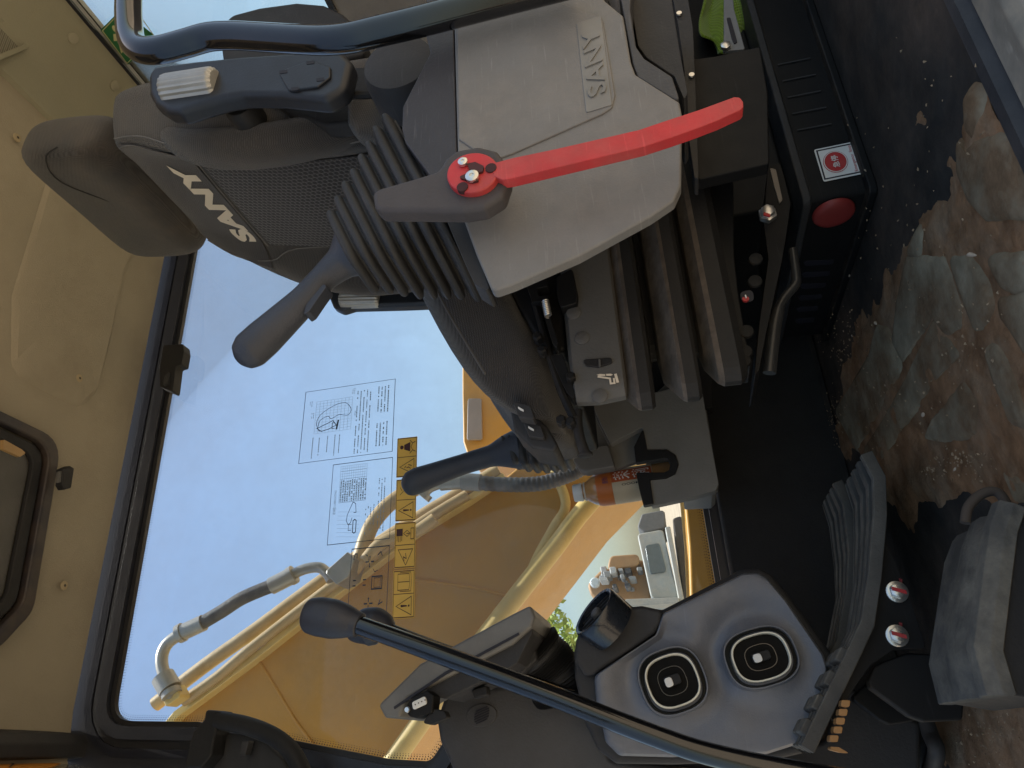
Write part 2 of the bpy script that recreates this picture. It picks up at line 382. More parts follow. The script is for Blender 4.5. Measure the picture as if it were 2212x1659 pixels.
def drape(pts, d): return [V(p.x, p.y, ceil_z(p.y)-d) for p in pts]
a, b = drape(pp, .0), drape([p+(sum(pp, V(0, 0, 0))/len(pp)-p).normalized()*.012 for p in pp], .008)
c = drape([p+(sum(pp, V(0, 0, 0))/len(pp)-p).normalized()*.09 for p in pp], .007)
n = len(pp)
mk('raised_panel', (a+b+c, [[i, (i+1) % n, n+(i+1) % n, n+i] for i in range(n)]+[[n+i, n+(i+1) % n, 2*n+(i+1) % n, 2*n+i] for i in range(n)]+[[2*n+i for i in range(n)]]), TAN, ceil)
for (px, py) in ((38, 297), (172, 817), (137, 1265)):
    q = P(px, py, Z=1.575); q.z = ceil_z(q.y)-.007
    s = mk('trim_screw', lathe(q+V(0, 0, .001), (0, 0, -1), [(0, .0095), (.002, .009), (.003, .006), (.003, .001)], 20), M('tan_button', (.33, .265, .16), .7, bump=.1), ceil)
    mk('slot', lathe(q+V(0, 0, -.0022), (0, 0, -1), [(0, .003), (.0006, .002)], 8), M('dark_slot', (.05, .04, .03), .7), s)
# rear header: olive trim between ceiling and rear window
prof = [(1.333, 1.583), (1.337, 1.572), (1.40, 1.566), (1.43, 1.556), (1.455, 1.54), (1.50, 1.527), (1.53, 1.505), (1.55, 1.490), (1.58, 1.490), (1.60, 1.60), (1.333, 1.63)]
hd = mk('wall_rear_header', loft([[V(x, y, z) for x, z in prof] for y in [.42+.1*i for i in range(11)]]), OLIVE); tag(hd, 'olive grey trim above the rear window', kind='structure')
for (px, py) in ((175, 75), (268, 177)):
    q = P(px, py, X=1.52); mk('trim_plug', lathe(V(1.515, q.y, 1.516), (-.55, 0, -.83), [(0, .0125), (.003, .012), (.0035, .004)], 20), M('olive_plug', (.27, .25, .18), .6), hd)
sp = thing('ceiling_speaker', 'square mesh speaker grille set in the olive rear trim', 'speaker', (1.44, .84, 1.56))
gp = PS([(-60, 20), (0, 32), (25, 38), (60, 75), (68, 92), (62, 104), (0, 130), (-60, 150)], Z=1.556)
gp = fillet([V(p.x, p.y, 1.556) for p in gp], .012, 4); cc_ = sum(gp, V(0, 0, 0))/len(gp); gi = [cc_+(p-cc_)*.72 for p in gp]
mk('bezel', holed(gp, [gi], (0, 0, .02)), OLIVE, sp, bevel=.004)
mk('grille', prism([p+V(0, 0, .006) for p in gi], (0, 0, .004)), fabric('speaker_mesh', (.12, .11, .075), hexa=.004), sp, smooth=False)
# rear wall with window opening
ro = [V(1.56, .42, -.05), V(1.56, 1.45, -.05), V(1.56, 1.45, 1.52), V(1.56, .42, 1.52)]
rh = fillet([V(1.56, .62, .93), V(1.56, 1.32, .93), V(1.56, 1.32, 1.487), V(1.56, .62, 1.487)], .04, 5)
rw = mk('wall_rear', holed(ro, [rh], (.04, 0, 0)), M('grey_rear_trim', (.25, .24, .235), .6, dust=.3)); tag(rw, 'grey trim wall behind the seat', kind='structure')
mk('rear_seal', holed([p+V(-.008, (p.y-.97)*.03, (p.z-1.21)*.03) for p in rh], [[p+V(-.008, -(p.y-.97)*.02, -(p.z-1.21)*.02) for p in rh]], (.0075, 0, 0)), MATS['window_rubber'], rw)
rg = mk('window_rear', prism([p+V(.02, 0, 0) for p in rh], (.005, 0, 0)), glass('rear_glass', (.95, 1, .97), .9, .03), smooth=False); tag(rg, 'rear window pane behind the headrest', kind='structure')
# floor
flr = mk('floor', ([V(-.3, .44, 0), V(1.6, .44, 0), V(1.6, 1.5, 0), V(-.3, 1.5, 0), V(-.3, .44, -.05), V(1.6, .44, -.05), V(1.6, 1.5, -.05), V(-.3, 1.5, -.05)], [[0, 1, 2, 3], [4, 5, 6, 7], [0, 1, 5, 4], [1, 2, 6, 5], [2, 3, 7, 6], [3, 0, 4, 7]]),
   M('muddy_floor_mat', (.038, .035, .031), .85, var=.25, bump=.6, bs=120, dust=.6, dcol=(.20, .14, .10), dscale=2.6, dthr=(.45, .75), spec=.08), smooth=False)
tag(flr, 'black rubber floor mat smeared with brown mud', kind='structure')
# raised tread shapes moulded into the mat
TRD = M('worn_tread', (.255, .218, .15), .9, var=.3, vs_=22, bump=.7, bs=90, dust=.9, dcol=(.17, .108, .062), updust=0, dscale=9, dthr=(.40, .60), spec=.0)
treads = [
 KS(3, 1, [(700, 455), (760, 470), (850, 640), (862, 740), (800, 860), (690, 1060), (575, 1265), (520, 1170), (430, 1010), (540, 830), (650, 640)]),
 KS(3, 1, [(1080, 395), (1190, 560), (1250, 640), (1100, 800), (980, 960), (740, 1330), (690, 1390), (610, 1270), (760, 1030), (900, 770)]),
 KS(3, 1, [(890, 10), (1150, 0), (1240, 300), (1260, 470), (1160, 520), (1070, 380), (960, 560), (870, 690), (800, 560), (830, 300)]),
 KS(3, 1, [(1290, 780), (1365, 980), (1330, 1150), (1250, 1190), (1000, 1190), (1060, 1060), (1160, 930)]),
 KS(3, 1, [(1160, 0), (1300, 0), (1400, 200), (1470, 330), (1400, 470), (1330, 480), (1240, 240)]),
 KS(3, 1, [(1400, 10), (1659, -20), (1659, 200), (1590, 240), (1500, 200)]),
 KS(3, 1, [(1480, 280), (1620, 260), (1760, 300), (1760, 620), (1659, 640), (1560, 480), (1500, 400)]),
 KS(3, 1, [(1395, 610), (1480, 540), (1560, 700), (1659, 1010), (1700, 1130), (1560, 1090), (1450, 800)]),
 KS(3, 0, [(1215, 900), (1280, 980), (1330, 920), (1480, 880), (1659, 980), (1720, 1200), (1720, 1420), (1400, 1420), (1290, 1300), (1220, 1120)]),
 KS(3, 0, [(1260, 640), (1300, 600), (1380, 620), (1400, 860), (1330, 910), (1270, 840)]),
 KS(3, 0, [(880, 1659), (960, 1480), (1000, 1540), (980, 1659)]),
 KS(3, 1, [(1500, 1370), (1620, 1420), (1720, 1500), (1700, 1650), (1600, 1620)]),
]
for t in treads:
    q = fillet(PS(t, Z=.0078), .010, 4); n = len(q); c = sum(q, V(0, 0, 0))/n
    lo = [V(p.x, p.y, .001)+(p-c).normalized()*.009 for p in q]
    hi = [p+(c-p).normalized()*.008+V(0, 0, .0014) for p in q]
    mk('tread', (lo+q+hi, [[i, (i+1) % n, n+(i+1) % n, n+i] for i in range(n)]+[[n+i, n+(i+1) % n, 2*n+(i+1) % n, 2*n+i] for i in range(n)]+[[2*n+i for i in range(n)]]), TRD, flr)
# caked mud lying over the mat, thick in the grooves and thin on the treads
from mathutils import noise as NZ
mreg = [[p.x, p.y] for p in PS([(1908, 545), (1850, 690), (1815, 800), (1790, 900), (1800, 965), (1850, 990), (1905, 1060), (1960, 1090), (2060, 1120), (2260, 1120), (2260, 250), (2120, 215), (2050, 320), (2030, 420), (1960, 470)], Z=.005)]
mreg2 = [[p.x, p.y] for p in PS([(1990, 1500), (2230, 1440), (2300, 1700), (1990, 1720), (1920, 1620)], Z=.005)]
def sdist(x, y, poly):
    best = 9; ins = False; n = len(poly)
    for i in range(n):
        ax, ay = poly[i]; bx, by = poly[(i+1) % n]; dx, dy = bx-ax, by-ay; t = max(0, min(1, ((x-ax)*dx+(y-ay)*dy)/(dx*dx+dy*dy+1e-12))); best = min(best, math.hypot(x-ax-dx*t, y-ay-dy*t))
        if (ay > y) != (by > y) and x < (bx-ax)*(y-ay)/(by-ay)+ax: ins = not ins
    return best if ins else -best
def mud_z(x, y):
    d = max(sdist(x, y, mreg), sdist(x, y, mreg2)); n1 = NZ.fractal(V(x*7, y*7, .3), 1, 2, 5); n2 = NZ.fractal(V(x*34, y*26, 1.7), 1, 2, 4); st_ = NZ.noise(V((x+y*.6)*18, (y-x*.6)*95, 3.1))
    return -.0048+.0118*max(0, min(1, (d+.02+.035*n1)/.05))+.0046*n1+.0016*n2+.0008*st_
mv, mf = [], []; nx, ny = 170, 200; x0, x1, y0, y1 = -.08, .86, .575, 1.40
for i in range(nx+1):
    for j in range(ny+1):
        x, y = x0+(x1-x0)*i/nx, y0+(y1-y0)*j/ny; mv.append(V(x, y, mud_z(x, y)))
for i in range(nx):
    for j in range(ny):
        q = [i*(ny+1)+j, (i+1)*(ny+1)+j, (i+1)*(ny+1)+j+1, i*(ny+1)+j+1]
        if max(mv[k].z for k in q) > 0: mf.append(q)
tag(mk('mud', (mv, mf), M('caked_mud', (.215, .122, .064), .95, var=.4, vs_=30, bump=1.0, bs=140, dust=.8, dcol=(.31, .225, .145), updust=0, dscale=13, dthr=(.47, .68), spec=.1)), 'brown mud caked over the floor mat', kind='stuff')
# mat lip along the wall
mk('mat_lip', loft([[V(x, 1.40, .002), V(x, 1.405, .012), V(x, 1.425, .016), V(x, 1.449, .03), V(x, 1.449, .0)] for x in (-.2, .4, 1.0, 1.5)]), BLK, flr, bevel=.002)
# loose crumbs of soil
rnd = random.Random(3); cv, cf = [], []
def crumb(c, s):
    pts = [V(rnd.uniform(-1, 1), rnd.uniform(-1, 1), rnd.uniform(-.2, 1)).normalized()*s*rnd.uniform(.6, 1.1) for _ in range(8)]
    bm = bmesh.new(); [bm.verts.new(c+p) for p in pts]; bmesh.ops.convex_hull(bm, input=bm.verts); bm.verts.index_update()
    n = len(cv); cv.extend(x.co.copy() for x in bm.verts); cf.extend([[x.index+n for x in q.verts] for q in bm.faces]); bm.free()
for cx, cy, n, sx, sy in ((1805, 905, 110, 14, 32), (1830, 740, 60, 22, 40), (1790, 690, 20, 25, 45), (1690+260, 640, 30, 60, 90), (2090, 1000, 60, 30, 18), (2020, 1010, 20, 18, 12), (1905, 850, 40, 40, 60), (1830, 480, 30, 40, 90), (2000, 300, 40, 80, 120), (2120, 780, 40, 40, 80), (1985, 880, 30, 40, 50), (1980, 1560, 40, 30, 40), (2150, 1590, 60, 40, 40)):
    for _ in range(n):
        p = P(cx+rnd.gauss(0, sx), cy+rnd.gauss(0, sy), Z=.008)
        if .52 < p.y < 1.42: crumb(p+V(0, 0, .004), rnd.choice((.0012, .0016, .002, .0025)))
tag(mk('soil_crumbs', (cv, cf), M('soil_crumb', (.30, .21, .125), .95, var=.35, bump=0), flat=True), 'loose crumbs of dry soil scattered over the floor mat', kind='stuff')
for i, (px, py, s, lab) in enumerate(((2107, 556, .0085, 'pale pebble near the door sill'), (1892, 697, .0065, 'tan pebble at the tip of a wedge-shaped tread'), (1997, 894, .006, 'cream pebble in the dark groove between two treads'), (2065, 1013, .006, 'cream pebble beside the footrest pedal'), (1838, 592, .006, 'small pebble by the slotted box'), (1842, 976-250, .005, 'small pebble below the slotted box corner'), (1839, 423, .006, 'white pebble by the red stop button'), (1871, 367, .004, 'orange pebble beside the lip of the stop box'))):
    cv, cf = [], []; crumb(P(px, py, Z=.012), s); pb = mk('pebble', (cv, cf), M('pale_stone', (.42, .33, .24), .85, var=.2), sub=1); tag(pb, lab, 'pebble', 'loose pebbles on the mat')
# door sill
sp_ = [(y-.058, z) for y, z in [(.505, -.02), (.53, .004), (.555, .012), (.575, .006), (.60, .004), (.60, -.03), (.505, -.05)]]
SILL = M('scuffed_sill_metal', (.24, .22, .18), .9, metal=.0, spec=.15, dust=.8, dcol=(.30, .24, .17), var=.3, scratch=.4)
sl_ = mk('door_sill', loft([[V(x, y, z) for y, z in sp_] for x in (.2, .5, .8, 1.5)]), SILL, bevel=.003); tag(sl_, 'scuffed grey metal door sill', kind='structure')
mk('sill_lip', loft([[V(x, y, z) for y, z in ((.385, -.02), (.404, .012), (.414, .012), (.445, -.03))] for x in (.2, .5, .8, 1.5)]), M('bare_sill_edge', (.5, .5, .48), .35, metal=.6, dust=.3), sl_, bevel=.002)
mk('sill_gasket', loft([[V(x, y, z) for y, z in ((.546, .0), (.552, .010), (.566, .010), (.574, .0))] for x in (.2, .5, .8, 1.5)]), RUB, sl_)

# roof hatch
rh_ = thing('roof_hatch', 'black framed roof hatch let into the tan ceiling', 'hatch', (.42, .95, 1.58))
ho = fillet([V(.205, .58, 1.578), V(.635, .58, 1.578), V(.635, 1.215, 1.578), V(.29, 1.245, 1.578), V(.205, 1.18, 1.578)], .06, 6)
hc = sum(ho, V(0, 0, 0))/len(ho)
def shr(l, d): return [p+(hc-p).normalized()*d for p in l]
mk('outer_frame', holed(ho, [shr(ho, .03)], (0, 0, -.022)), M('hatch_frame', (.018, .016, .020), .5, dust=.2, dcol=(.2, .13, .06), updust=0), rh_, bevel=.005)
mk('inner_frame', holed(shr(ho, .036), [shr(ho, .062)], (0, 0, -.012)), BLK, rh_, bevel=.003)
mk('blind', prism([p+V(0, 0, .003) for p in shr(ho, .065)], (0, 0, -.006)), M('hatch_blind', (.075, .073, .068), .6, bump=.2), rh_, smooth=False)
mk('trim_bar', slab([(0, 950), (40, 972), (48, 980), (36, 988), (0, 972)], .008, .002, Z=1.548), M('amber_edge', (.32, .2, .08), .5), rh_)
mk('latch', slab([(120, 1015), (136, 1008), (145, 1014), (138, 1056), (124, 1060), (118, 1050)], .018, .003, Z=1.540), BLK, rh_, bevel=.003)
mk('catch', slab([(122, 1020), (128, 1018), (126, 1042), (119, 1044)], .006, .001, Z=1.531), DGREY, rh_, bevel=.001)
mk('pull_ring', tube([hc+V(-.10, .14, -.02)+V(.045*math.cos(t), .045*math.sin(t), 0) for t in [2*math.pi*k/24 for k in range(25)]], .005, 8), DGREY, rh_)

# front header and windscreen edge
fh = mk('front_header', loft([[V(x, y, z) for x, z in ((.085, 1.580), (.078, 1.562), (.06, 1.552), (.035, 1.555), (.03, 1.60), (.085, 1.62))] for y in (.42, .8, 1.2, 1.46)]), BLK2, bevel=.004); tag(fh, 'dark header over the windscreen', kind='structure')
ws = mk('windscreen', prism([V(.025, .45, 1.60), V(.025, 1.43, 1.60), V(-.16, 1.43, .55), V(-.16, .45, .55)], (.006, 0, .001)), glass('front_glass', (.95, .98, 1), .9, .04), smooth=False); tag(ws, 'front windscreen pane', kind='structure')
st = thing('warning_sticker', 'orange warning sticker on the upper windscreen corner', 'sticker', P(60, 1645, X=.03))
pl_ = (V(.028, 1.2, 1.58), V(1, 0, -.176).normalized())
sq = PS([(-30, 1640), (0, 1642), (100, 1640), (132, 1650), (110, 1658), (-30, 1662)], pl=pl_)
mk('backing', prism(sq, (.001, 0, 0)), M('orange_sticker', (.5, .2, .02), .5, bump=0), st)
sq2 = PS([(20, 1643), (32, 1650), (22, 1657), (18, 1656), (27, 1650), (16, 1644)], pl=(pl_[0]+V(.0025, 0, 0), pl_[1]))
mk('pictogram', (sq2, [list(range(len(sq2)))]), PRINT, st, smooth=False)

# sun blind bracket on the front pillar
br = thing('blind_bracket', 'black bracket with curved guide rail on the front pillar', 'bracket', P(430, 1610, Y=1.38))
mk('clamp', slab(KS(0, 2, [(1330, 1280), (1425, 1290), (1420, 1350), (1390, 1460), (1370, 1580), (1300, 1659), (1190, 1659), (1210, 1560), (1250, 1420), (1320, 1345)]), .05, .006, Y=1.36), BLK, br, bevel=.006)
mk('guide_rail', tube(cr(PS([(470, 1556), (530, 1567), (585, 1588), (625, 1618), (650, 1660), (660, 1700)], Y=1.37), 5), .016, 12), BLK, br)
mk('back_plate', slab([(452, 1578), (520, 1585), (575, 1605), (610, 1640), (640, 1700), (440, 1700)], .03, .01, Y=1.40), BLK2, br, bevel=.004)
mk('clip', slab([(522, 1600), (538, 1600), (530, 1632), (516, 1632)], .02, .003, Y=1.372), BLK2, br, bevel=.002)
# ================================================================== OPERATOR SEAT
YC = .985
def interp(tab, x):
    if x <= tab[0][0]: return tab[0][1]
    for (a, b), (c, d) in zip(tab, tab[1:]):
        if x <= c:
            t = (x-a)/(c-a); t = t*t*(3-2*t) if False else t
            return b+(d-b)*t
    return tab[-1][1]
def sm(a, b, x): t = max(0, min(1, (x-a)/(b-a))); return t*t*(3-2*t)
BW = [(.62, .225), (.75, .245), (.95, .25), (1.08, .24), (1.16, .215), (1.21, .19), (1.245, .15), (1.262, .10)]
BX = [(.62, .925), (.75, .91), (.9, .925), (1.05, .963), (1.2, 1.02), (1.27, 1.055)]
def XF(y, z):
    wd = interp(BW, z); u = min(1, abs(y-YC)/wd); bol = interp([(.62, .075), (.95, .07), (1.1, .03), (1.2, .008), (1.27, 0)], z)
    return interp(BX, z)-bol*sm(.5, .78, u)+.075*max(0, (u-.84)/.16)**2.0
seat = thing('operator_seat', 'charcoal cloth operator seat with headrest, raised armrests and printed logo', 'seat', (.8, YC, .40))
secs = []
for z, s in [(.615, .55), (.62, .92), (.66, 1), (.72, 1), (.8, 1), (.9, 1), (1.0, 1), (1.08, 1), (1.14, 1), (1.18, 1), (1.21, 1), (1.235, 1), (1.252, .97), (1.262, .7)]:
    wd = interp(BW, z); ring = []; N_ = 28
    for j in range(N_+1):
        u = -1+2*j/N_; y = YC+u*wd*s; ring.append(V(XF(YC+u*wd, z)+(1-s)*.03, y, z))
    xb = interp(BX, z)
    for j in range(N_+1):
        u = 1-2*j/N_; ring.append(V(xb+.125-.045*abs(u)**3-(1-s)*.04, YC+u*wd*s*.98, z))
    secs.append(ring)
back = mk('backrest', loft(secs), FAB, seat, sub=1)
# honeycomb insert, seams and print follow the cushion surface
def onback(y, z, lift=.004): return V(XF(y, z)-lift, y, z)
def patch(zs, half, lift, yc=YC, n=14):
    v, f = [], []
    for z in zs:
        h = half(z)
        for j in range(n+1): v.append(onback(yc-h+2*h*j/n, z, lift))
    for i in range(len(zs)-1):
        for j in range(n): f.append([i*(n+1)+j, (i+1)*(n+1)+j, (i+1)*(n+1)+j+1, i*(n+1)+j+1])
    return v, f
mk('mesh_panel', patch([.64+.03*i for i in range(15)], lambda z: .115+.02*(z-.64), .005), FABM, back)
mk('shoulder_panel', patch([1.075+.012*i for i in range(13)], lambda z: min(.17, interp(BW, z)*.80), .0045), fabric('smooth_charcoal_cloth', (.042, .040, .043), 700, .3), back)
def seam(name, yz, r=.0014, mat=None): return mk(name, tube(cr([onback(y, z, .0045) for y, z in yz], 5), r, 6), mat or M('grey_stitching', (.14, .135, .13), .9, bump=0), back)
for s in (-1, 1):
    seam('seam', [(YC+s*.118, .64), (YC+s*.122, .8), (YC+s*.13, 1.0), (YC+s*.155, 1.07), (YC+s*.168, 1.16), (YC+s*.14, 1.22)])
    if s < 0: seam('seam', [(YC+s*.20, .64), (YC+s*.212, .85), (YC+s*.212, 1.02), (YC+s*.2, 1.12), (YC+s*.165, 1.21)])
seam('seam', [(YC-.128, 1.066), (YC, 1.07), (YC+.128, 1.066)])
for s in (-1,):
    bp = cr([V(.905, YC+s*.205, .655), V(.87, YC+s*.212, .72), V(.862, YC+s*.214, .82), V(.872, YC+s*.214, .92), V(.905, YC+s*.208, 1.01), V(.955, YC+s*.198, 1.07)], 5)
    mk('side_bolster', tube(bp, [(.030*math.sin(math.pi*min(1, max(.04, (i+.6)/(len(bp)+.2))))**.4, .036*math.sin(math.pi*min(1, max(.04, (i+.6)/(len(bp)+.2))))**.4) for i in range(len(bp))], 20), FAB, back, sub=1)
# printed name across the shoulders
tv, tf = text_vf('SANY', 1, .05, -.12, 0, 1.02)
y0, y1, z0, z1 = 1.108, .882, 1.088, 1.140
mk('printed_name', ([onback(y0+(y1-y0)*p.x, z0+(z1-z0)*p.y+.012*(p.x-.5), .0062) for p in tv], tf), CREAM, back, smooth=False)
# side cover panel and rear shell
mk('rear_shell', slab([(470, 60), (500, 30), (560, 14), (640, 3), (700, 8), (742, 28), (772, 58), (800, 110), (640, 150), (480, 140)], .24, .02, Y=.80), BLK2, seat, bevel=.01)
mk('side_cover', slab([(560, 160), (640, 150), (800, 140), (860, 170), (862, 215), (800, 262), (700, 272), (620, 240), (570, 210)], .03, .02, Y=.735), BLK, seat, bevel=.008)
mk('lumbar_patch', slab(KS(1, 0, [(575, 640), (760, 560), (900, 600), (945, 720), (940, 830), (800, 885), (640, 850), (575, 770)]), .04, .02, Y=.728), fabric('ribbed_cloth', (.05, .047, .046), 900), seat, bevel=.012)
# headrest
hr = []
hcx, hcz = 1.075, 1.332; lean = math.radians(9); hz = V(math.sin(lean), 0, math.cos(lean)); hx = V(math.cos(lean), 0, -math.sin(lean))
for t, s in [(-1, .45), (-.97, .68), (-.9, .84), (-.75, .95), (-.4, 1), (0, 1.0), (.4, 1), (.75, .95), (.9, .84), (.97, .68), (1, .45)]:
    hr.append(sring(V(hcx+.012*t*t*-1, YC+.004+.168*t, hcz), hx, hz, .066*s, .112*(.35+.65*s), 24, 3.4))
head = mk('headrest', loft(hr), FABD, seat, sub=1)
for s in (-1, 1): mk('headrest_post', tube([V(1.075, YC+s*.05, 1.20), V(1.085, YC+s*.05, 1.30)], .007, 10), CHR, seat)
mk('seam', tube(cr([V(hcx-.048, YC-.165, 1.33), V(hcx-.058, YC-.155, 1.36), V(hcx-.066, YC-.1, 1.372), V(hcx-.068, YC, 1.30), V(hcx-.066, YC+.1, 1.28), V(hcx-.058, YC+.155, 1.27)], 5), .0012, 6), M('dark_stitch', (.02, .02, .02), .9), head)
# cushion
CT = [(.36, .505), (.385, .545), (.42, .568), (.5, .602), (.6, .640), (.7, .672), (.8, .695), (.96, .72)]
secs = []
for x, s in [(.358, .10), (.364, .36), (.378, .58), (.40, .75), (.435, .89), (.49, .97), (.58, 1), (.68, 1), (.78, 1), (.88, 1), (.96, .98)]:
    zt = interp(CT, x); zb = zt-.125 if x > .42 else max(.452, zt-.125); hw = (.215+.03*sm(.36, .6, x)); ring = []
    c = V(x, YC, (zt+zb)/2); hh = (zt-zb)/2*(.6+.4*s)
    for q in sring(c, V(0, 1, 0), V(0, 0, 1), hw*(.50+.50*s), hh, 40, 4.2):
        u = (q.y-YC)/hw
        if q.z > c.z: q.z += .022*sm(.5, .85, abs(u))-.012
        q.x += (.012+.17*max(0, q.y-.84))*max(0, 1-(x-.358)/.3)
        ring.append(q)
    secs.append(ring)
cush = mk('cushion', loft(secs), FAB, seat, sub=1)
pp = []
for x in (.40, .5, .6, .7, .8, .9): pp.append(V(x, YC-.2345-.0115*sm(.36, .6, x), interp(CT, x)-.028))
mk('piping', tube(cr(pp, 4), .0016, 8), M('charcoal_piping', (.09, .085, .08), .9), cush)
for i, (px, py) in enumerate(((1128, 888), (1150, 930))):
    b_ = mk('seat_switch', slab([(px-22, py-22), (px+18, py-12), (px+28, py+18), (px-8, py+12)], .02, .003, Y=.80+.035*i), BLK2, seat, bevel=.004)
    mk('switch_mark', slab([(px-9, py-10), (px+3, py-3), (px+3, py+1), (px-4, py-2), (px-9, py-6)], .001, 0, Y=.798+.035*i), WPRINT, b_, smooth=False)
mk('switch_bezel', slab([(1098, 868), (1112, 862), (1182, 920), (1206, 962), (1196, 975), (1150, 968), (1110, 930)], .06, .006, Y=.845), BLK2, seat, bevel=.005)
mk('front_roll', tube(cr([V(.43, .885, .50), V(.405, .92, .482), V(.405, .96, .476), V(.42, 1.01, .476), V(.455, 1.06, .485)], 5), [(.012, .014)]*2+[(.019, .024)]*19, 14), FAB, seat)
# armrests folded up against the backrest
def armrest(Y, body, wheel_a, wheel_b, wr, th, mat):
    a = mk('armrest', slab(body, th, .02, Y=Y), mat, seat, bevel=.012, seg=3)
    p, q = P(*wheel_a, Y=Y+.004), P(*wheel_b, Y=Y+.004); d = q-p; L_ = d.length; d, e, g = basis(d)
    ring = []
    for h, s in ((0, .8), (.04, .97), (.1, 1), (.9, 1), (.96, .97), (1, .8)):
        ring.append([p+d*(h*L_)+(e*math.cos(t)+g*math.sin(t))*wr*s*(1+.05*math.cos(18*t)) for t in [2*math.pi*k/108 for k in range(108)]])
    mk('adjuster_wheel', loft(ring), SILV, a)
    return a
A1 = armrest(.665, [(318, 200), (317, 160), (332, 140), (420, 128), (520, 118), (640, 110), (735, 105), (760, 130), (745, 190), (700, 215), (600, 205), (520, 205), (480, 212), (430, 226), (385, 241), (355, 238), (330, 222)], (357, 197), (470, 180), .023, .032, M('blue_black_plastic', (.018, .021, .028), .42, dust=.15, scratch=.12))
mk('inset_plate', slab(KS(1, 0, [(140, 465), (350, 385), (480, 430), (480, 500), (400, 560), (210, 585)]), .006, .006, Y=.661), MATS['blue_black_plastic'], A1, bevel=.002)
for (x, y) in ((175, 465), (350, 405), (415, 515), (250, 575)):
    mk('notch', slab(KS(1, 0, [(x-25, y-8), (x+25, y-14), (x+27, y+6), (x-23, y+12)]), .002, .001, Y=.6604), PRINT, A1)
A2 = armrest(1.25, [(709, 640), (709, 625), (724, 610), (790, 606), (930, 610), (960, 640), (940, 656), (870, 659), (760, 662), (735, 670), (718, 662)], (738, 648), (822, 646), .020, .03, MATS['blue_black_plastic'])
# recliner knob, hook and the logo boss on the bolster
rk = mk('recliner_cover', lathe(P(866, 150, Y=.655), (0, -1, 0), [(-.05, .052), (.0, .052), (.012, .047), (.016, .03), (.0162, .001)], 28), BLK2, seat)
mk('belt_hook', tube(cr(PS([(676, 216), (690, 222), (735, 207), (790, 205), (830, 202), (855, 215), (868, 236)], Y=.70), 4), .006, 8), BLK, seat)
mk('hook_eye', slab(KS(1, 0, [(850, 600), (940, 620), (945, 710), (880, 690), (850, 640)]), .02, .004, Y=.68), BLK2, seat, bevel=.003)
bs = mk('round_boss', lathe(P(521, 232, Y=.715), (0, -1, 0), [(-.03, .026), (.0, .026), (.006, .022), (.007, .016), (.004, .014), (.004, .001)], 24), BLK, seat)
# pan, rails and mechanism under the cushion
mk('seat_pan', loft([[V(x, YC+s*.21, z) for s, z in ((-1, .432), (1-.35*(x < .55), .432), (1-.35*(x < .55), interp(CT, x)-.115), (-1, interp(CT, x)-.115))] for x in (.43, .5, .7, .95)]), STEEL, seat, bevel=.006)
mk('slide_rail', slab(KS(2, 1, [(180, 300), (215, 290), (300, 560), (290, 600), (260, 560)]), .02, .002, Y=.755), STEEL, seat, bevel=.002)
mk('slide_rail', slab(KS(2, 1, [(245, 640), (330, 640), (410, 900), (400, 930), (350, 880)]), .02, .003, Y=.765), STEEL, seat, bevel=.003)
mk('latch_plate', slab(KS(2, 1, [(285, 135), (390, 75), (425, 250), (420, 305), (315, 335), (290, 260)]), .03, .004, Y=.752), STEEL, seat, bevel=.004)
mk('bracket', slab(KS(2, 1, [(90, 180), (220, 150), (235, 195), (165, 210), (175, 260), (230, 255), (240, 290), (130, 300)]), .02, .002, Y=.757), STEEL, seat, bevel=.002)
mk('guide_rod', tube(cr(PS(KS(2, 1, [(150, 300), (200, 480), (260, 700), (330, 900), (400, 1050)]), Y=.77), 4), .005, 8), STEEL, seat)
spg = []; c0, c1 = P(*K(2, 1, 215, 290), Y=.75), P(*K(2, 1, 235, 390), Y=.75); d_, e_, g_ = basis(c1-c0)
for k in range(80): t = k/79; a = t*2*math.pi*9; spg.append(c0.lerp(c1, t)+(e_*math.cos(a)+g_*math.sin(a))*.004)
mk('spring', tube(spg, .0009, 5), CHR, seat)
for x, y in ((165, 525), (320, 1065), (195, 610), (380, 785), (380, 1075)):
    mk('bolt', lathe(P(*K(2, 1, x, y), Y=.757), (0, -1, 0), [(-.01, .006), (.003, .006), (.005, .004), (.005, .001)], 6), STEEL, seat)
mk('slide_lever', tube(cr(PS(KS(2, 1, [(425, 1000), (425, 1090), (440, 1180), (470, 1270), (475, 1300)]), Y=.80), 4), [(.006, .006)]*13+[(.009, .007)]*3+[(.006, .006)], 10), BLK, seat)

# ================================================================== SEAT SUSPENSION
sus = thing('seat_suspension', 'black ribbed rubber bellows under the seat with dusty folds', 'suspension', (.75, YC, .13))
def rr_ring(z, x0, hy, r, n=6, x1=1.18):
    return fillet([V(x0, YC-hy, z), V(x1, YC-hy, z), V(x1, YC+hy, z), V(x0+.32, YC+hy, z)], r, n)
BEL = M('dusty_bellows_rubber', (.017, .0168, .017), .55, spec=.3, dust=1, dcol=(.20, .155, .115), dscale=5, bump=.4, dthr=(.2, .5))
zs = [(.376, 0.363, .196), (.372, 0.350, .204), (.357, 0.326, .225), (.353, 0.323, .227), (.341, 0.323, .227), (.337, 0.328, .222), (.334, 0.408, .165), (.327, 0.408, .165), (.324, 0.368, .19), (.306, 0.330, .2245), (.302, 0.327, .226), (.289, 0.327, .226), (.285, 0.332, .222), (.282, 0.408, .165), (.276, 0.408, .165), (.274, 0.378, .188), (.264, 0.350, .212), (.258, 0.344, .216), (.240, 0.343, .217), (.231, 0.353, .208), (.226, 0.408, .165)]
mk('bellows', loft([rr_ring(z, x, hy, .022) for z, x, hy in zs]), BEL, sus, sharp=13)
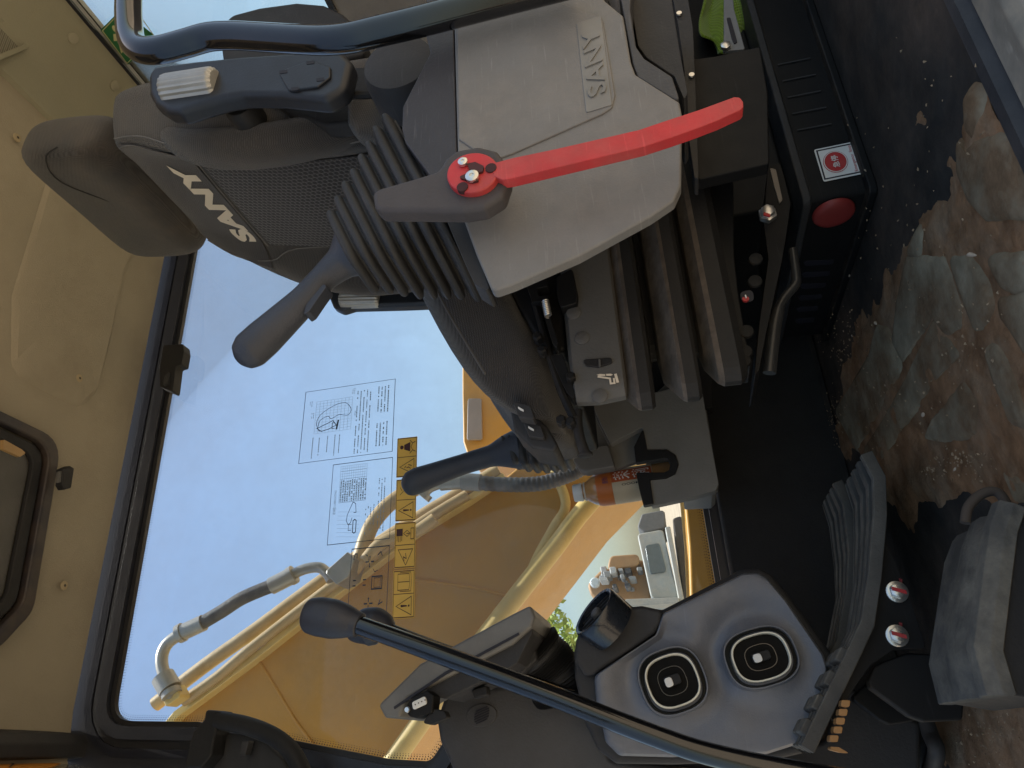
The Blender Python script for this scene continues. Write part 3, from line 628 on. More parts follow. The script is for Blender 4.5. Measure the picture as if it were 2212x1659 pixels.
hs = mk('top_housing', loft([rr_ring(z, x, hy, .02) for z, x, hy in [(.366, .352, .218), (.369, .342, .223), (.40, .339, .224), (.425, .342, .223), (.43, .355, .215)]]), DGREY, sus, bevel=.003)
yh = YC-.2245
for x, y in ((400, 370), (455, 530), (570, 905)):
    mk('rivet', lathe(P(*K(2, 1, x, y), Y=yh), (0, -1, 0), [(-.002, .009), (.0004, .0088), (.0014, .006), (.0017, .001)], 16), DGREY, hs)
mk('level_slot', slab(KS(2, 1, [(455, 670), (640, 655), (655, 690), (560, 720), (480, 712)]), .003, .004, Y=yh-.002), BLK, hs, bevel=.001)
mk('slot_pointer', slab(KS(2, 1, [(560, 668), (572, 668), (574, 715), (562, 716)]), .003, .001, Y=yh-.0045), DGREY, hs)
hp_ = P(*K(2, 1, 690, 835), Y=yh)
ic = Flat(V(0, yh, 0), (1, 0, 0), (0, 0, 1), (0, -1, 0), .0006)
def icl(pts, wd=.0022): ic.line([(lambda q: (q.x, q.z))(P(*K(2, 1, a, b), Y=yh)) for a, b in pts], wd)
def icp(pts): ic.poly([(lambda q: (q.x, q.z))(P(*K(2, 1, a, b), Y=yh)) for a, b in pts])
icl([(555, 783), (635, 795), (640, 828), (665, 825), (660, 792)]); icl([(670, 765), (686, 822)], .003)
icp([(548, 772), (570, 766), (605, 768), (605, 778), (570, 780)]); icp([(610, 766), (640, 764), (655, 771), (640, 779), (612, 778)])
ic.build('adjust_symbol', CREAM, hs)
# scissor base and rails
mk('base_pan', slab([(1583, 300), (1586, 553), (1596, 640), (1618, 770), (1626, 788), (1575, 792), (1560, 770), (1548, 640), (1535, 420), (1535, 300)], .05, .006, Y=.80), STEEL, sus, bevel=.006)
mk('pedestal', prism([V(.70, .93, .097), V(1.25, .93, .097), V(1.25, 1.27, .097), V(.70, 1.27, .097)], (0, 0, .14)), STEEL, sus, bevel=.005)
for x, y in ((1565+60, 20), (1575, 165), (1520, 490), (1510, 620), (1500, 680)):
    mk('press_dimple', lathe(P(*K(2, 1, x if x < 1600 else 1580, y), Y=.800), (0, -1, 0), [(-.001, .009), (.002, .008), (.003, .003), (.003, .001)], 12), STEEL, sus)
mk('weight_dial', slab(KS(2, 1, [(1475, 235), (1560, 215), (1570, 290), (1490, 300)]), .002, .006, Y=.799), PRINT, sus)
mk('dial_pointer', slab(KS(2, 1, [(1490, 268), (1530, 262), (1540, 280), (1520, 290), (1495, 288)]), .004, .002, Y=.796), RED, sus)
mk('dial_tick', slab(KS(2, 1, [(1508, 252), (1516, 250), (1522, 268), (1514, 270)]), .003, 0, Y=.794), WPRINT, sus)
# slotted mounting rail with bolt, and the bent release lever
rl = thing('mounting_rail', 'black slotted rail with one red-marked bolt under the seat base', 'rail', P(1660, 500, Y=.84))
mk('plate', slab([(1659, 358), (1685, 352), (1694, 380), (1708, 440), (1700, 500), (1690, 560), (1655, 720), (1640, 800), (1630, 810), (1640, 700), (1660, 560), (1650, 480)], .10, .004, Y=.83), STEEL, rl, bevel=.003)
mk('slot', slab([(1663, 362), (1676, 366), (1690, 430), (1684, 440), (1672, 400)], .004, .003, Y=.827), M('scuffed_rail', (.20, .17, .14), .5, dust=.5), rl)
mk('bolt', lathe(P(1658, 462, Y=.825), (0, -1, 0), [(-.005, .012), (.002, .012), (.003, .009), (.009, .009), (.010, .007), (.010, .001)], 6), CHR, rl)
mk('bolt_mark', slab([(1650, 458), (1664, 462), (1663, 468), (1649, 464)], .002, 0, Y=.813), RED, rl)
rv = mk('release_lever', tube(cr(PS([(1712, 540), (1720, 600), (1716, 618), (1690, 650), (1676, 690), (1668, 750), (1662, 806)], Y=.86), 5), [(.006, .006)]*18+[(.008, .006)]*13, 10), M('rubbed_black_bar', (.03, .03, .03), .3, dust=.2, scratch=.6)); tag(rv, 'bent bare-worn release lever curving below the seat base', 'lever')

# ================================================================== STOP BOX ON THE FLOOR
eb = thing('stop_button_box', 'low black steel box on the floor carrying the emergency stop button', 'control box', (.9, 1.1, 0))
mk('housing', prism(fillet([V(.672, .888, 0), V(1.35, .888, 0), V(1.35, 1.30, 0), V(.672, 1.30, 0)], .012, 3), (0, 0, .084)), STEEL, eb, bevel=.004)
mk('flange', prism(fillet([V(.660, .874, .0), V(1.36, .874, 0), V(1.36, 1.312, 0), V(.660, 1.312, 0)], .012, 3), (0, 0, .012)), STEEL, eb, bevel=.003)
mk('top_lip', prism(fillet([V(.664, .880, .0845), V(1.355, .880, .0845), V(1.355, 1.306, .0845), V(.664, 1.306, .0845)], .014, 3), (0, 0, .012)), BLK2, eb, bevel=.005)
for k in range(6):
    y = 40+75*k
    mk('vent_slot', slab(KS(3, 1, [(410-y*.33, y-12), (440-y*.33, y-16), (440-y*.33-4, y+14), (250-y*.15, y+26), (235-y*.15, y+6), (255-y*.15, y-8)]), .002, .004, X=.6705), PRINT, eb, bevel=.0006)
for k in range(5):
    a = P(1735+8*k, 130+36*k, Y=.8875); mk('cooling_rib', box(V(a.x, .8868, .052), (.0012, .001, .024)), BLK2, eb)
btn = mk('stop_button', lathe(V(.671, .921, .050), (-1, 0, 0), [(0, .029), (.004, .029), (.007, .027), (.009, .022), (.010, .01), (.010, .001)], 32), REDB, eb)
st = thing('emergency_stop_label', 'white label with red disc and Chinese lettering beside the red button', 'label', (.72, .886, .02))
c4 = PS([(1758, 324), (1779, 393), (1867, 375), (1846, 306)], Y=.8868)   # top right, top left, bottom left, bottom right
tl, tr_, brr, bl = c4[1], c4[0], c4[3], c4[2]
mk('backing', prism(fillet([tl, tr_, brr, bl], .003, 3), (0, -.0006, 0)), WPRINT, st, smooth=False)
u_, v_ = (brr-bl+tr_-tl)/2, (tl-bl+tr_-brr)/2
F_ = Flat(bl, u_, v_, (0, -1, 0), .0008); F_.line([(.06, .06), (.94, .06), (.94, .94), (.06, .94)], .04, True); F_.build('border', PRINT, st)
F_ = Flat(bl, u_, v_, (0, -1, 0), .0012); F_.disc((.5, .58), .33, .30); F_.build('disc', RED, st)
F_ = Flat(bl, u_, v_, (0, -1, 0), .0016); F_.line([(.5+.305*math.cos(t), .58+.275*math.sin(t)) for t in [2*math.pi*k/28 for k in range(28)]], .022, True); F_.build('ring', WPRINT, st)
text_on('characters', '\u6025\u505c', bl+u_*.32+v_*.50, u_*.37, v_*.17, (0, -1, 0), WPRINT, st, .0018, bold=.01)
text_on('lettering', 'Emergency  Stop', bl+u_*.1+v_*.10, u_*.8, v_*.10, (0, -1, 0), RED, st, .0014)
# black panel hanging under the console, between seat base and sill
pn = thing('side_panel', 'plain black steel panel under the grey console', 'panel', (.7, .70, .13))
mk('sheet', slab([(1490, 128), (1545, 121), (1608, 107), (1642, 100), (1659, 200), (1662, 353), (1512, 387), (1505, 384), (1500, 200)], .02, .004, Y=.72), STEEL, pn, bevel=.002)
mk('edge_strip', slab([(1446, -40), (1466, 60), (1478, 150), (1488, 300), (1500, 384), (1509, 386), (1503, 200), (1497, 60), (1480, -40)], .03, .004, Y=.69), BLK2, pn, bevel=.003)
for (x, y) in ((1462, 30), (1489, 163)): mk('screw', lathe(P(x+5, y, Y=.688), (0, -1, 0), [(0, .004), (.002, .0035), (.002, .0005)], 10), CHR, pn)
# ================================================================== LEFT CONSOLE
con = thing('control_console', 'grey moulded left-hand control console with embossed name plate', 'console', (.55, .63, .25))
gp = [(981, -70), (981, 63), (988, 327), (996, 460), (1030, 553), (1063, 630), (1106, 615), (1249, 553), (1406, 467), (1456, 433), (1471, 400), (1473, 247), (1468, 220), (1373, 160), (1363, 133), (1346, 33), (1306, 0), (1285, -70)]
cov = mk('side_cover', slab(gp, .014, .006, Y=.55), GREY, con, bevel=.006, seg=4)
mk('core', slab([(990, -70), (1000, 200), (1060, 330), (1200, 330), (1330, 240), (1360, 190), (1330, 40), (1290, -70)], .13, .006, Y=.5725), BLK, con, bevel=.006)
mk('raised_field', slab([(984, -70), (990, 300), (1060, 348), (1108, 331), (1300, 246), (1322, 232), (1329, 205), (1303, 45), (1297, 35), (1193, 0), (1150, -70)], .006, .006, Y=.5480), GREY, cov, bevel=.0015)
# name plate
NP = (.5470)
q = PS([(1266, 243), (1245, 50), (1298, 33), (1322, 226)], Y=NP)      # left-top, right-top, right-bottom, left-bottom (upright)
bl, u_, v_ = q[3], q[2]-q[3], q[0]-q[3]
plate = mk('name_plate', prism(fillet([q[3], q[2], q[1], q[0]], .002, 2), (0, .0015, 0)), M('clear_film_grey', (.195, .193, .185), .35, coat=.15, var=.12, bump=.2, bs=60), con, bevel=.0005)
text_on('letters', 'SANY', bl+u_*.13+v_*.14, u_*.72, v_*.72, (0, -1, 0), M('embossed_grey', (.185, .184, .178), .3, coat=.2), plate, 0, .0016, bold=.012, shear=-.1)
mk('top_shell', slab([(921, -70), (921, 80), (930, 113), (870, 230), (868, 277), (875, 307), (925, 375), (962, 432), (1000, 475), (996, 430), (987, 327), (980, 63), (980, -70)], .15, .008, Y=.553), M('purple_black_shell', (.034, .034, .042), .5, dust=.25, scratch=.45, bump=.3), con, bevel=.008, seg=3)
mk('boot_base', slab([(985, 430), (1000, 460), (1022, 520), (1058, 622), (1050, 628), (1024, 612), (1000, 560), (962, 470), (940, 415), (960, 425)], .03, .004, Y=.558), RUB, con, bevel=.006)
mk('rear_skirt', slab([(1330, -70), (1352, 60), (1367, 138), (1378, 166), (1472, 224), (1452, 165), (1392, 126), (1374, 100), (1362, 20), (1366, -70)], .12, .004, Y=.553), BLK3, con, bevel=.006)
mk('hinge_block', slab([(1366, -70), (1366, 30), (1378, 98), (1396, 124), (1456, 164), (1478, 215), (1486, 200), (1470, 120), (1440, -70)], .10, .006, Y=.585), BLK2, con, bevel=.004)
# ------------------------------------------------------------------ joysticks
def joystick(label, Y, ups, lows, grip, depth, mat, big):
    j = thing('joystick', label, 'joystick', P(*lows[-1], Y=Y), 'joysticks beside the seat')
    secs = []; L = len(ups)
    for i in range(L):
        A, B = P(*ups[i], Y=Y), P(*lows[i], Y=Y); c = (A+B)/2; h = (B-A)/2; e = h.normalized(); hl = h.length
        if i < L-1:
            nx = (P(*ups[i+1], Y=Y)+P(*lows[i+1], Y=Y))/2-c
        ax = nx*.5
        dp = depth*(.55+.45*i/(L-1))
        for t, s in ((-.40, .92), (-.34, .965), (-.22, .993), (-.05, 1.0), (.12, .99), (.26, .955), (.36, .91), (.5, .90)):
            secs.append(sring(c+nx*t, e, V(0, 1, 0), hl*s, dp*s, 40, 4.5))
    mk('boot', loft(secs), RUB, j)
    path = [P(a, b, Y=Y) for a, b, r in grip]; rs = [r for a, b, r in grip]
    kk = 5; pth = cr(path, kk); rv = []
    for i in range(len(rs)-1): rv += [rs[i]+(rs[i+1]-rs[i])*(t/kk) for t in range(kk)]
    rv.append(rs[-1])
    return j, mk('grip', tube(pth, [(r, r*.86) for r in rv], 24), mat, j, sub=1)
GRP = M('flare_tinted_grip', (.030, .036, .052), .5, bump=.35, bs=420, dust=.1)  # black grip, slight blue of lens flare put into its colour
ups = [(736, 487), (753, 460), (771, 433), (790, 410), (808, 383), (825, 360), (843, 333), (863, 312)]
lows = [(793, 603), (826, 603), (856, 606), (890, 608), (920, 606), (950, 603), (978, 602), (1016, 604)]
j1, g1 = joystick('large black joystick, tinted with blue flare, with ribbed rubber boot on the grey console', .635, ups, lows,
  [(790, 525, .040), (762, 548, .033), (735, 570, .0205), (700, 600, .0165), (660, 645, .0175), (615, 688, .020), (570, 730, .0225), (540, 757, .0225), (522, 772, .017), (512, 780, .004)], .075, GRP, 1)
mk('trigger', slab([(700, 612), (706, 618), (690, 640), (668, 672), (655, 680), (660, 660), (680, 628)], .018, .003, Y=.626), GRP, g1, bevel=.003)
ups2 = [(1094, 950), (1108, 945), (1124, 940), (1140, 935), (1156, 930), (1172, 925), (1188, 920), (1206, 915)]
lows2 = [(1100, 985), (1119, 1009), (1140, 1013), (1160, 1015), (1180, 1015), (1199, 1013), (1216, 1011), (1233, 1006)]
j2, g2 = joystick('far joystick in front of the amber window stickers', 1.33, ups2, lows2,
  [(1130, 968, .045), (1095, 975, .034), (1060, 985, .022), (1000, 1003, .021), (940, 1024, .024), (905, 1037, .027), (885, 1046, .025), (874, 1050, .017), (869, 1052, .004)], .05, GRP, 0)
# ------------------------------------------------------------------ red safety lever
lev = thing('safety_lever', 'red safety lock lever with dark pivot hub on the grey console', 'lever', P(1025, 380, Y=.55))
hub = mk('hub_housing', slab(KS(1, 0, [(750, 1245), (800, 1212), (1000, 1155), (1180, 1100), (1225, 1020), (1300, 965), (1440, 940), (1560, 970), (1630, 1060), (1640, 1150), (1600, 1270), (1480, 1345), (1340, 1368), (1000, 1365), (800, 1366), (760, 1335)]), .020, .01, Y=.503), M('brown_black_rubber', (.052, .047, .050), .6, dust=.3, bump=.3), lev, bevel=.008, seg=3)
hc_ = P(*K(1, 0, 1400, 1112), Y=.503)
mk('red_disc', slab([K(1, 0, 1402+168*math.cos(t)+8*math.sin(t), 1116+128*math.sin(t)-22*math.cos(t)) for t in [2*math.pi*k/40 for k in range(40)]], .02, 0, Y=.496), RED, lev, bevel=.002)
mk('lever_arm', slab([(1060, 352), (1073, 350), (1106, 341), (1206, 320), (1306, 297), (1380, 280), (1439, 260), (1510, 237), (1586, 209), (1598, 210), (1605, 219), (1606, 230), (1600, 237), (1550, 260), (1506, 277), (1450, 297), (1389, 317), (1260, 348), (1106, 385), (1085, 388), (1066, 380)], .012, .003, Y=.4955), RED, lev, bevel=.003, seg=3)
mk('recess_shade', slab(KS(1, 0, [(1365, 1060), (1420, 1048), (1475, 1075), (1470, 1110), (1430, 1120), (1440, 1170), (1400, 1180), (1320, 1150), (1325, 1140), (1370, 1120), (1385, 1100)]), .004, .001, Y=.4935), M('shadow_plastic', (.05, .01, .012), .6), lev)  # shade of the recess painted as a dark red plate on the disc
for (x, y) in ((1523, 1090), (1338, 1213)):
    mk('screw_hole', lathe(P(*K(1, 0, x, y), Y=.4955), (0, -1, 0), [(-.004, .0052), (.0008, .0052), (.0009, .0005)], 16), M('hole_dark', (.04, .008, .01), .7), lev)
for (x, y, r) in ((1340, 1047, .0045), (1400, 1140, .0062)):
    s_ = mk('screw', lathe(P(*K(1, 0, x, y), Y=.4925), (0, -1, 0), [(-.002, r), (.001, r), (.0018, r*.7), (.0018, r*.35), (.0008, r*.3), (.0008, .0003)], 14), CHR, lev)

# ------------------------------------------------------------------ grab rail in the doorway
gr = thing('grab_rail', 'glossy black bent grab rail crossing in front of the seat back', 'grab rail', P(600, 85, Y=.52))
gpth = cr(PS([(279, -90), (278, -20), (278, 40), (284, 86), (305, 107), (345, 108), (400, 94), (450, 80), (500, 77), (560, 80), (640, 85), (700, 87), (755, 82), (820, 67), (900, 48), (1000, 22), (1100, -4), (1240, -40)], Y=.52), 6)
mk('tube', tube(gpth, .0163, 20), GLOSS, gr)

# ================================================================== RIGHT CONSOLE AND BOTTLE
rc = thing('right_console', 'dark grey right-hand console with a cup holder beside the window', 'console', (.6, 1.33, .2))
CGREY = M('console_mid_grey', (.235, .23, .215), .6, var=.08, dust=.45, bump=.3)
base = mk('body', slab(KS(2, 1, [(520, 960), (760, 900), (950, 880), (1100, 830), (1235, 890), (1290, 1200), (1340, 1480), (1320, 1520), (1180, 1560), (905, 1620), (895, 1450), (1000, 1440), (1060, 1410), (1080, 1350), (1060, 1290), (1000, 1252), (870, 1255), (845, 1110), (640, 1215), (570, 1080)]), .02, .003, Y=1.235), CGREY, rc, bevel=.006)
mk('rear_wall', slab([(1285, 600), (1530, 600), (1540, 880), (1300, 900)], .03, .004, Y=1.36), BLK2, rc, bevel=.004)
mk('body_back', slab(KS(2, 1, [(400, 850), (1230, 800), (1340, 1500), (1150, 1560), (920, 1600), (860, 1300), (680, 1360), (640, 1230)]), .03, .004, Y=1.37), CGREY, rc, bevel=.006)
mk('body_floor', slab(KS(2, 1, [(1100, 880), (1235, 890), (1330, 1470), (1300, 1500), (1110, 1510)]), .13, .004, Y=1.2555), CGREY, rc, bevel=.006)
mk('inner_wall', slab([(1255, 872), (1420, 860), (1402, 985), (1335, 1012), (1285, 1010)], .015, .004, Y=1.275), CGREY, rc, bevel=.003)
mk('slot_liner', slab(KS(2, 1, [(790, 1235), (850, 1112), (878, 1258), (1000, 1255), (1058, 1292), (1077, 1350), (1058, 1408), (1000, 1437), (893, 1448), (918, 1604), (852, 1616), (822, 1500), (803, 1402), (990, 1400), (1018, 1385), (1026, 1340), (1010, 1312), (985, 1310), (802, 1338)]), .016, .003, Y=1.229), BLK, rc, bevel=.003)
mk('shelf', slab(KS(2, 1, [(388, 1268), (600, 1222), (625, 1225), (668, 1362), (480, 1395), (435, 1378), (402, 1330)]), .03, .004, Y=1.24), M('console_grey_lip', (.15, .145, .135), .6, dust=.4), rc, bevel=.006)
mk('upper_deck', slab(KS(2, 1, [(625, 1222), (850, 1090), (1090, 905), (1010, 815), (920, 900), (520, 1000)]), .012, .004, Y=1.245), M('console_grey_lip', (.15, .145, .135)), rc, bevel=.004)
bt = thing('tea_bottle', 'plastic tea bottle with white cap and orange label in the cup holder', 'bottle', P(1402, 1038, Y=1.31))
b0, b1 = P(1470, 1030, Y=1.31), P(1239, 1066, Y=1.31); ax_ = (b1-b0); HL = ax_.length; ax_.normalize()
sc_ = HL/.205
mk('body', lathe(b0, ax_, [(0, .026*sc_), (.004, .031*sc_), (.02, .0325*sc_), (.12*sc_, .0325*sc_), (.15*sc_, .032*sc_), (.165*sc_, .028*sc_), (.178*sc_, .019*sc_), (.184*sc_, .0155*sc_), (.19*sc_, .0155*sc_)], 32), M('amber_tea_bottle', (.42, .24, .10), .12, coat=.6, var=.15, bump=.05), bt)
lb = mk('label_band', lathe(b0+ax_*.05*sc_, ax_, [(0, .0330*sc_), (.078*sc_, .0330*sc_)], 40), M('cream_label', (.50, .44, .32), .45, var=.06, bump=.05), bt)
mk('shoulder_band', lathe(b0+ax_*.1285*sc_, ax_, [(0, .0331*sc_), (.0215*sc_, .0327*sc_), (.030*sc_, .0305*sc_)], 40), M('orange_label', (.48, .14, .025), .45, var=.06, bump=.05), bt)
mk('cap', lathe(b0+ax_*.187*sc_, ax_, [(0, .017*sc_), (.003, .0178*sc_), (.006, .017*sc_), (.016*sc_, .0168*sc_), (.018*sc_, .0155*sc_), (.018*sc_, .001)], 36), M('white_cap', (.62, .66, .66), .4), bt)
mk('neck_ring', lathe(b0+ax_*.181*sc_, ax_, [(0, .018*sc_), (.003, .018*sc_)], 28), M('frosted_ring', (.5, .48, .42), .4), bt)
def wrap(a0, a1, h0, h1, r, name, mat, body=None, n=10, up=True):
    d, e, g = basis(ax_); tw = V(0, -1, 0)-d*V(0, -1, 0).dot(d); tw.normalize(); side = d.cross(tw)   # tw faces the door
    if body is None:
        v = []; 
        for i in range(n+1):
            a = a0+(a1-a0)*i/n
            for h in (h0, h1): v.append(b0+d*(h*sc_)+(tw*math.cos(a)+side*math.sin(a))*r*sc_)
        return mk(name, (v, [[2*i, 2*i+1, 2*i+3, 2*i+2] for i in range(n)]), mat, lb)
    tv, tf = text_vf(body, 1, .01)
    if not up: tv = [V(p.y, 1-p.x, 0) for p in tv]
    v = []
    for p in tv:
        a = a0+(a1-a0)*p.x; v.append(b0+d*((h0+(h1-h0)*p.y)*sc_)+(tw*math.cos(a)+side*math.sin(a))*r*sc_)
    return mk(name, (v, tf), mat, lb, smooth=False)
wrap(-.05, .75, .052, .128, .0334, 'orange_panel', M('deep_orange_print', (.42, .085, .02), .5, bump=0))
wrap(.05, .62, .092, .124, .0338, 'characters', WPRINT, '\u8309')
wrap(.05, .62, .056, .088, .0338, 'characters', WPRINT, '\u8389')
wrap(-.05, .45, .134, .146, .0336, 'brand_script', M('violet_print', (.16, .06, .14), .5, bump=0), '\u5eb7\u5e08\u5085')
wrap(-.30, -.18, .06, .11, .0336, 'small_print', PRINT, 'OOOMMM', up=False)

# ================================================================== FRONT DASH: vents, speaker, monitor
da = thing('vent_panel', 'satin blue-grey dash panel with two round air vents', 'dash panel', P(1640, 1420, Y=1.1))
face = [(1281, 1459), (1416, 1369), (1431, 1323), (1606, 1236), (1639, 1234), (1659, 1246), (1699, 1293), (1782, 1413), (1792, 1445), (1765, 1560), (1731, 1606), (1659, 1629), (1450, 1636), (1336, 1633), (1306, 1603), (1300, 1570), (1287, 1520)]
fo = fillet(PS(face, Y=1.05), .012, 4); dense = []
for i_ in range(len(fo)):
    A_, B_ = fo[i_], fo[(i_+1) % len(fo)]; m_ = max(1, int((B_-A_).length/.008)); dense += [A_.lerp(B_, k_/m_) for k_ in range(m_)]
cen = sum(dense, V(0, 0, 0))/len(dense); VC = [(P(1453, 1471, Y=1.05), .046), (P(1643, 1420, Y=1.05), .046)]
def dent(p):
    y = 0
    for c_, r_ in VC:
        d_ = math.hypot(p.x-c_.x, p.z-c_.z); y += .014*math.exp(-((d_-r_*1.25)/(r_*.42))**2)*(1 if True else 0)*(.45+.55*max(0, (p.x-c_.x+ (p.z-c_.z))/max(d_, 1e-4)))
    return y
loops = [[V(p.x, 1.10, p.z) for p in dense], [V(p.x, 1.062, p.z) for p in dense]]
for t_ in [0, .012, .03, .06, .1]+[.1+.9*k_/26 for k_ in range(1, 26)]:
    loops.append([(lambda q: V(q.x, 1.05+(.010 if t_ == 0 else .004 if t_ == .012 else .001 if t_ == .03 else 0)+dent(q)*min(1, t_*12), q.z))(p.lerp(cen, t_)) for p in dense])
fp = mk('face_plate', loft(loops), BLUEG, da)
mk('surround', slab([(1240, 1462), (1239, 1406), (1249, 1372), (1320, 1330), (1366, 1309), (1386, 1307), (1430, 1316), (1600, 1228), (1640, 1224), (1668, 1240), (1712, 1293), (1800, 1413), (1812, 1450), (1780, 1580), (1740, 1626), (1659, 1645), (1450, 1652), (1330, 1650), (1290, 1620), (1262, 1560)], .12, .01, Y=1.0785), BLK2, da, bevel=.008)
def vent(cx, cy, rx, ry, tilt):
    pc = P(cx, cy, Y=1.05); R_ = rx/1600*(pc-CAM).dot(FW); R2 = ry/1600*(pc-CAM).dot(FW)
    X_, Z_ = V(math.cos(tilt), 0, math.sin(tilt)), V(-math.sin(tilt), 0, math.cos(tilt))
    def rg(s, y, p=2.7): return sring(pc+V(0, y, 0), X_, Z_, R2*s, R_*s, 40, p)
    col = mk('vent_collar', loft([rg(1.06, .006), rg(1.03, -.004), rg(1.0, -.009), rg(.97, -.009), rg(.955, -.002), rg(.95, .02)], False), BLUEG, da)
    mk('inner_ring', loft([rg(.96, .004), rg(.95, -.003), rg(.87, .002), rg(.80, .008), rg(.76, .012)], False), M('gloss_black_ring', (.012, .012, .013), .12, coat=.8), col)
    mk('cream_ring', loft([rg(.805, .010), rg(.80, -.006), rg(.79, -.009), rg(.75, -.009), rg(.735, -.006), rg(.73, .010)], False), M('cream_chrome', (.78, .75, .62), .35), col)
    mk('barrel', loft([rg(.745, -.002), rg(.70, .005), rg(.66, .010), rg(.66, .0101)], True), M('vent_black', (.005, .005, .005), .5, spec=.1), col)
    for s in (.44,): mk('louvre_ring', loft([rg(s, .004), rg(s, -.004), rg(s-.025, -.004), rg(s-.025, .004)], False), M('vent_gloss', (.013, .013, .014), .25, coat=.5), col)
    mk('louvre_bar', prism([pc+X_*(R2*.64*a)+Z_*(.0016*b)+V(0, -.003, 0) for a, b in ((-1, -1), (1, -1), (1, 1), (-1, 1))], (0, .006, 0)), M('vent_black', (.005, .005, .005)), col)
    k = fillet([pc+X_*(R2*a)+Z_*(R_*b)+V(0, -.014, 0) for a, b in ((-.16, -.26), (.16, -.26), (.16, .26), (-.16, .26))], .004, 4)
    kb = mk('centre_tab', prism(k, (0, .018, 0)), BLK, col, bevel=.001)
    mk('tab_tip', prism(fillet([pc+X_*(R2*a)+Z_*(R_*b)+V(0, -.0165, 0) for a, b in ((-.17, 0.0), (.12, 0.0), (.12, .24), (-.17, .24))], .004, 4), (0, .004, 0)), WPRINT, kb, bevel=.001)
vent(1453, 1471, 70, 66, .25); vent(1643, 1420, 76, 60, .2)
# round top vent
tv_ = thing('round_air_vent', 'round black air outlet on a dark pod above the dash panel', 'air vent', P(1330, 1330, Y=1.12))
mk('pod', slab([(1239, 1425), (1243, 1385), (1250, 1363), (1285, 1318), (1319, 1284), (1336, 1283), (1366, 1310), (1386, 1308), (1432, 1318), (1428, 1345), (1413, 1368), (1285, 1456), (1262, 1460)], .10, .008, Y=1.056), BLK2, tv_, bevel=.012, seg=3)
vc, va = P(1290, 1326, Y=1.045), V(.60, -.46, .66).normalized()
ra = mk('ring', lathe(vc, va, [(-.03, .036), (-.004, .038), (.004, .0385), (.007, .037), (.006, .033), (-.012, .032), (-.012, .001)], 36), M('blue_gloss_black', (.014, .018, .026), .25, coat=.4), tv_)
d_, e_, g_ = basis(va)
for k in range(-2, 3): mk('louvre', box(vc+e_*(k*.011)+va*-.004, (.001, math.sqrt(.032**2-(k*.011)**2)*.98, .005), e_, g_, va), BLK, ra)
mk('hub_knob', lathe(vc-va*.006, va, [(0, .008), (.010, .008), (.012, .006), (.012, .001)], 16), DGREY, ra)
# lower side panelling between floor and window
lp = mk('lower_side_panel', prism(fillet([V(.02, 1.405, .0), V(.02, 1.405, .24), V(1.5, 1.405, .24), V(1.5, 1.405, .0)], .01, 2), (0, .044, 0)), M('panel_black', (.030, .030, .031), .7, spec=.3, bump=.3, dust=.3), None, bevel=.006); tag(lp, 'black panelling along the cab side below the window', kind='structure')
# front corner dash with small speaker
db = thing('corner_dash', 'dark grey corner dash with a small slotted speaker', 'dash', P(1150, 1600, Y=1.2))
bd = mk('body', slab([(941, 1554), (958, 1505), (990, 1490), (1110, 1475), (1180, 1468), (1262, 1474), (1290, 1540), (1320, 1640), (1500, 1660), (1700, 1670), (1800, 1690), (1800, 1760), (980, 1760), (975, 1660), (948, 1600)], .14, .012, Y=1.18), M('corner_dash_grey', (.062, .062, .066), .55, bump=.35, dust=.2), db, bevel=.010)
mk('lower_front', slab([(1300, 1620), (1500, 1640), (1780, 1600), (1830, 1480), (1990, 1560), (1990, 1800), (1300, 1800)], .1, .01, Y=1.2), BLK2, db, bevel=.008)
sr = mk('speaker_ring', slab([(1040+33*math.cos(t)+4*math.sin(t), 1545+25*math.sin(t)-6*math.cos(t)) for t in [2*math.pi*k/30 for k in range(30)]], .006, 0, Y=1.1765), MATS['corner_dash_grey'], db, bevel=.0015)
for k in range(6):
    a = (k-2.5)*5.4; h = 16*math.sqrt(1-(a/20)**2)
    mk('speaker_slot', slab([(1040-h, 1545+a+h*.45-1.5), (1040+h, 1545+a-h*.45-1.5), (1040+h, 1545+a-h*.45+1.4), (1040-h, 1545+a+h*.45+1.4)], .003, 0, Y=1.1745), PRINT, sr)
# monitor
mo = thing('monitor', 'dark grey display unit seen from its side by the window', 'monitor', P(1130, 1400, Y=1.1))
mk('casing', slab([(816, 1523), (906, 1434), (1106, 1326), (1146, 1306), (1156, 1332), (1149, 1354), (1106, 1392), (960, 1466), (880, 1508), (863, 1549), (831, 1551)], .15, .006, Y=1.02), M('monitor_grey', (.15, .147, .138), .5, bump=.3, dust=.15), mo, bevel=.006)
mk('rear_housing', slab([(900, 1466), (960, 1440), (1110, 1362), (1150, 1345), (1150, 1368), (1118, 1432), (1096, 1446), (960, 1510), (930, 1500)], .10, .005, Y=1.03), BLK2, mo, bevel=.006)
mk('side_groove', slab([(850, 1527), (960, 1452), (1120, 1366), (1122, 1371), (962, 1458), (852, 1532)], .002, 0, Y=1.0185), PRINT, mo)
cn = mk('connector', slab([(872, 1533), (888, 1506), (922, 1490), (938, 1502), (934, 1540), (900, 1552), (884, 1548)], .03, .004, Y=1.005), STEEL, mo, bevel=.003)
mk('plug_insert', slab([(889, 1517), (918, 1503), (922, 1520), (892, 1534)], .004, .003, Y=1.001), WPRINT, cn, bevel=.001)
for k in range(4): a = P(897+7*k, 1522-3.3*k, Y=1.0005); mk('pin', lathe(a, (0, -1, 0), [(0, .0010), (.0008, .0006)], 6), DGREY, cn)
mk('fixing_screw', lathe(P(880, 1533, Y=1.003), (0, -1, 0), [(0, .004), (.003, .003), (.003, .0005)], 12), CHR, cn)
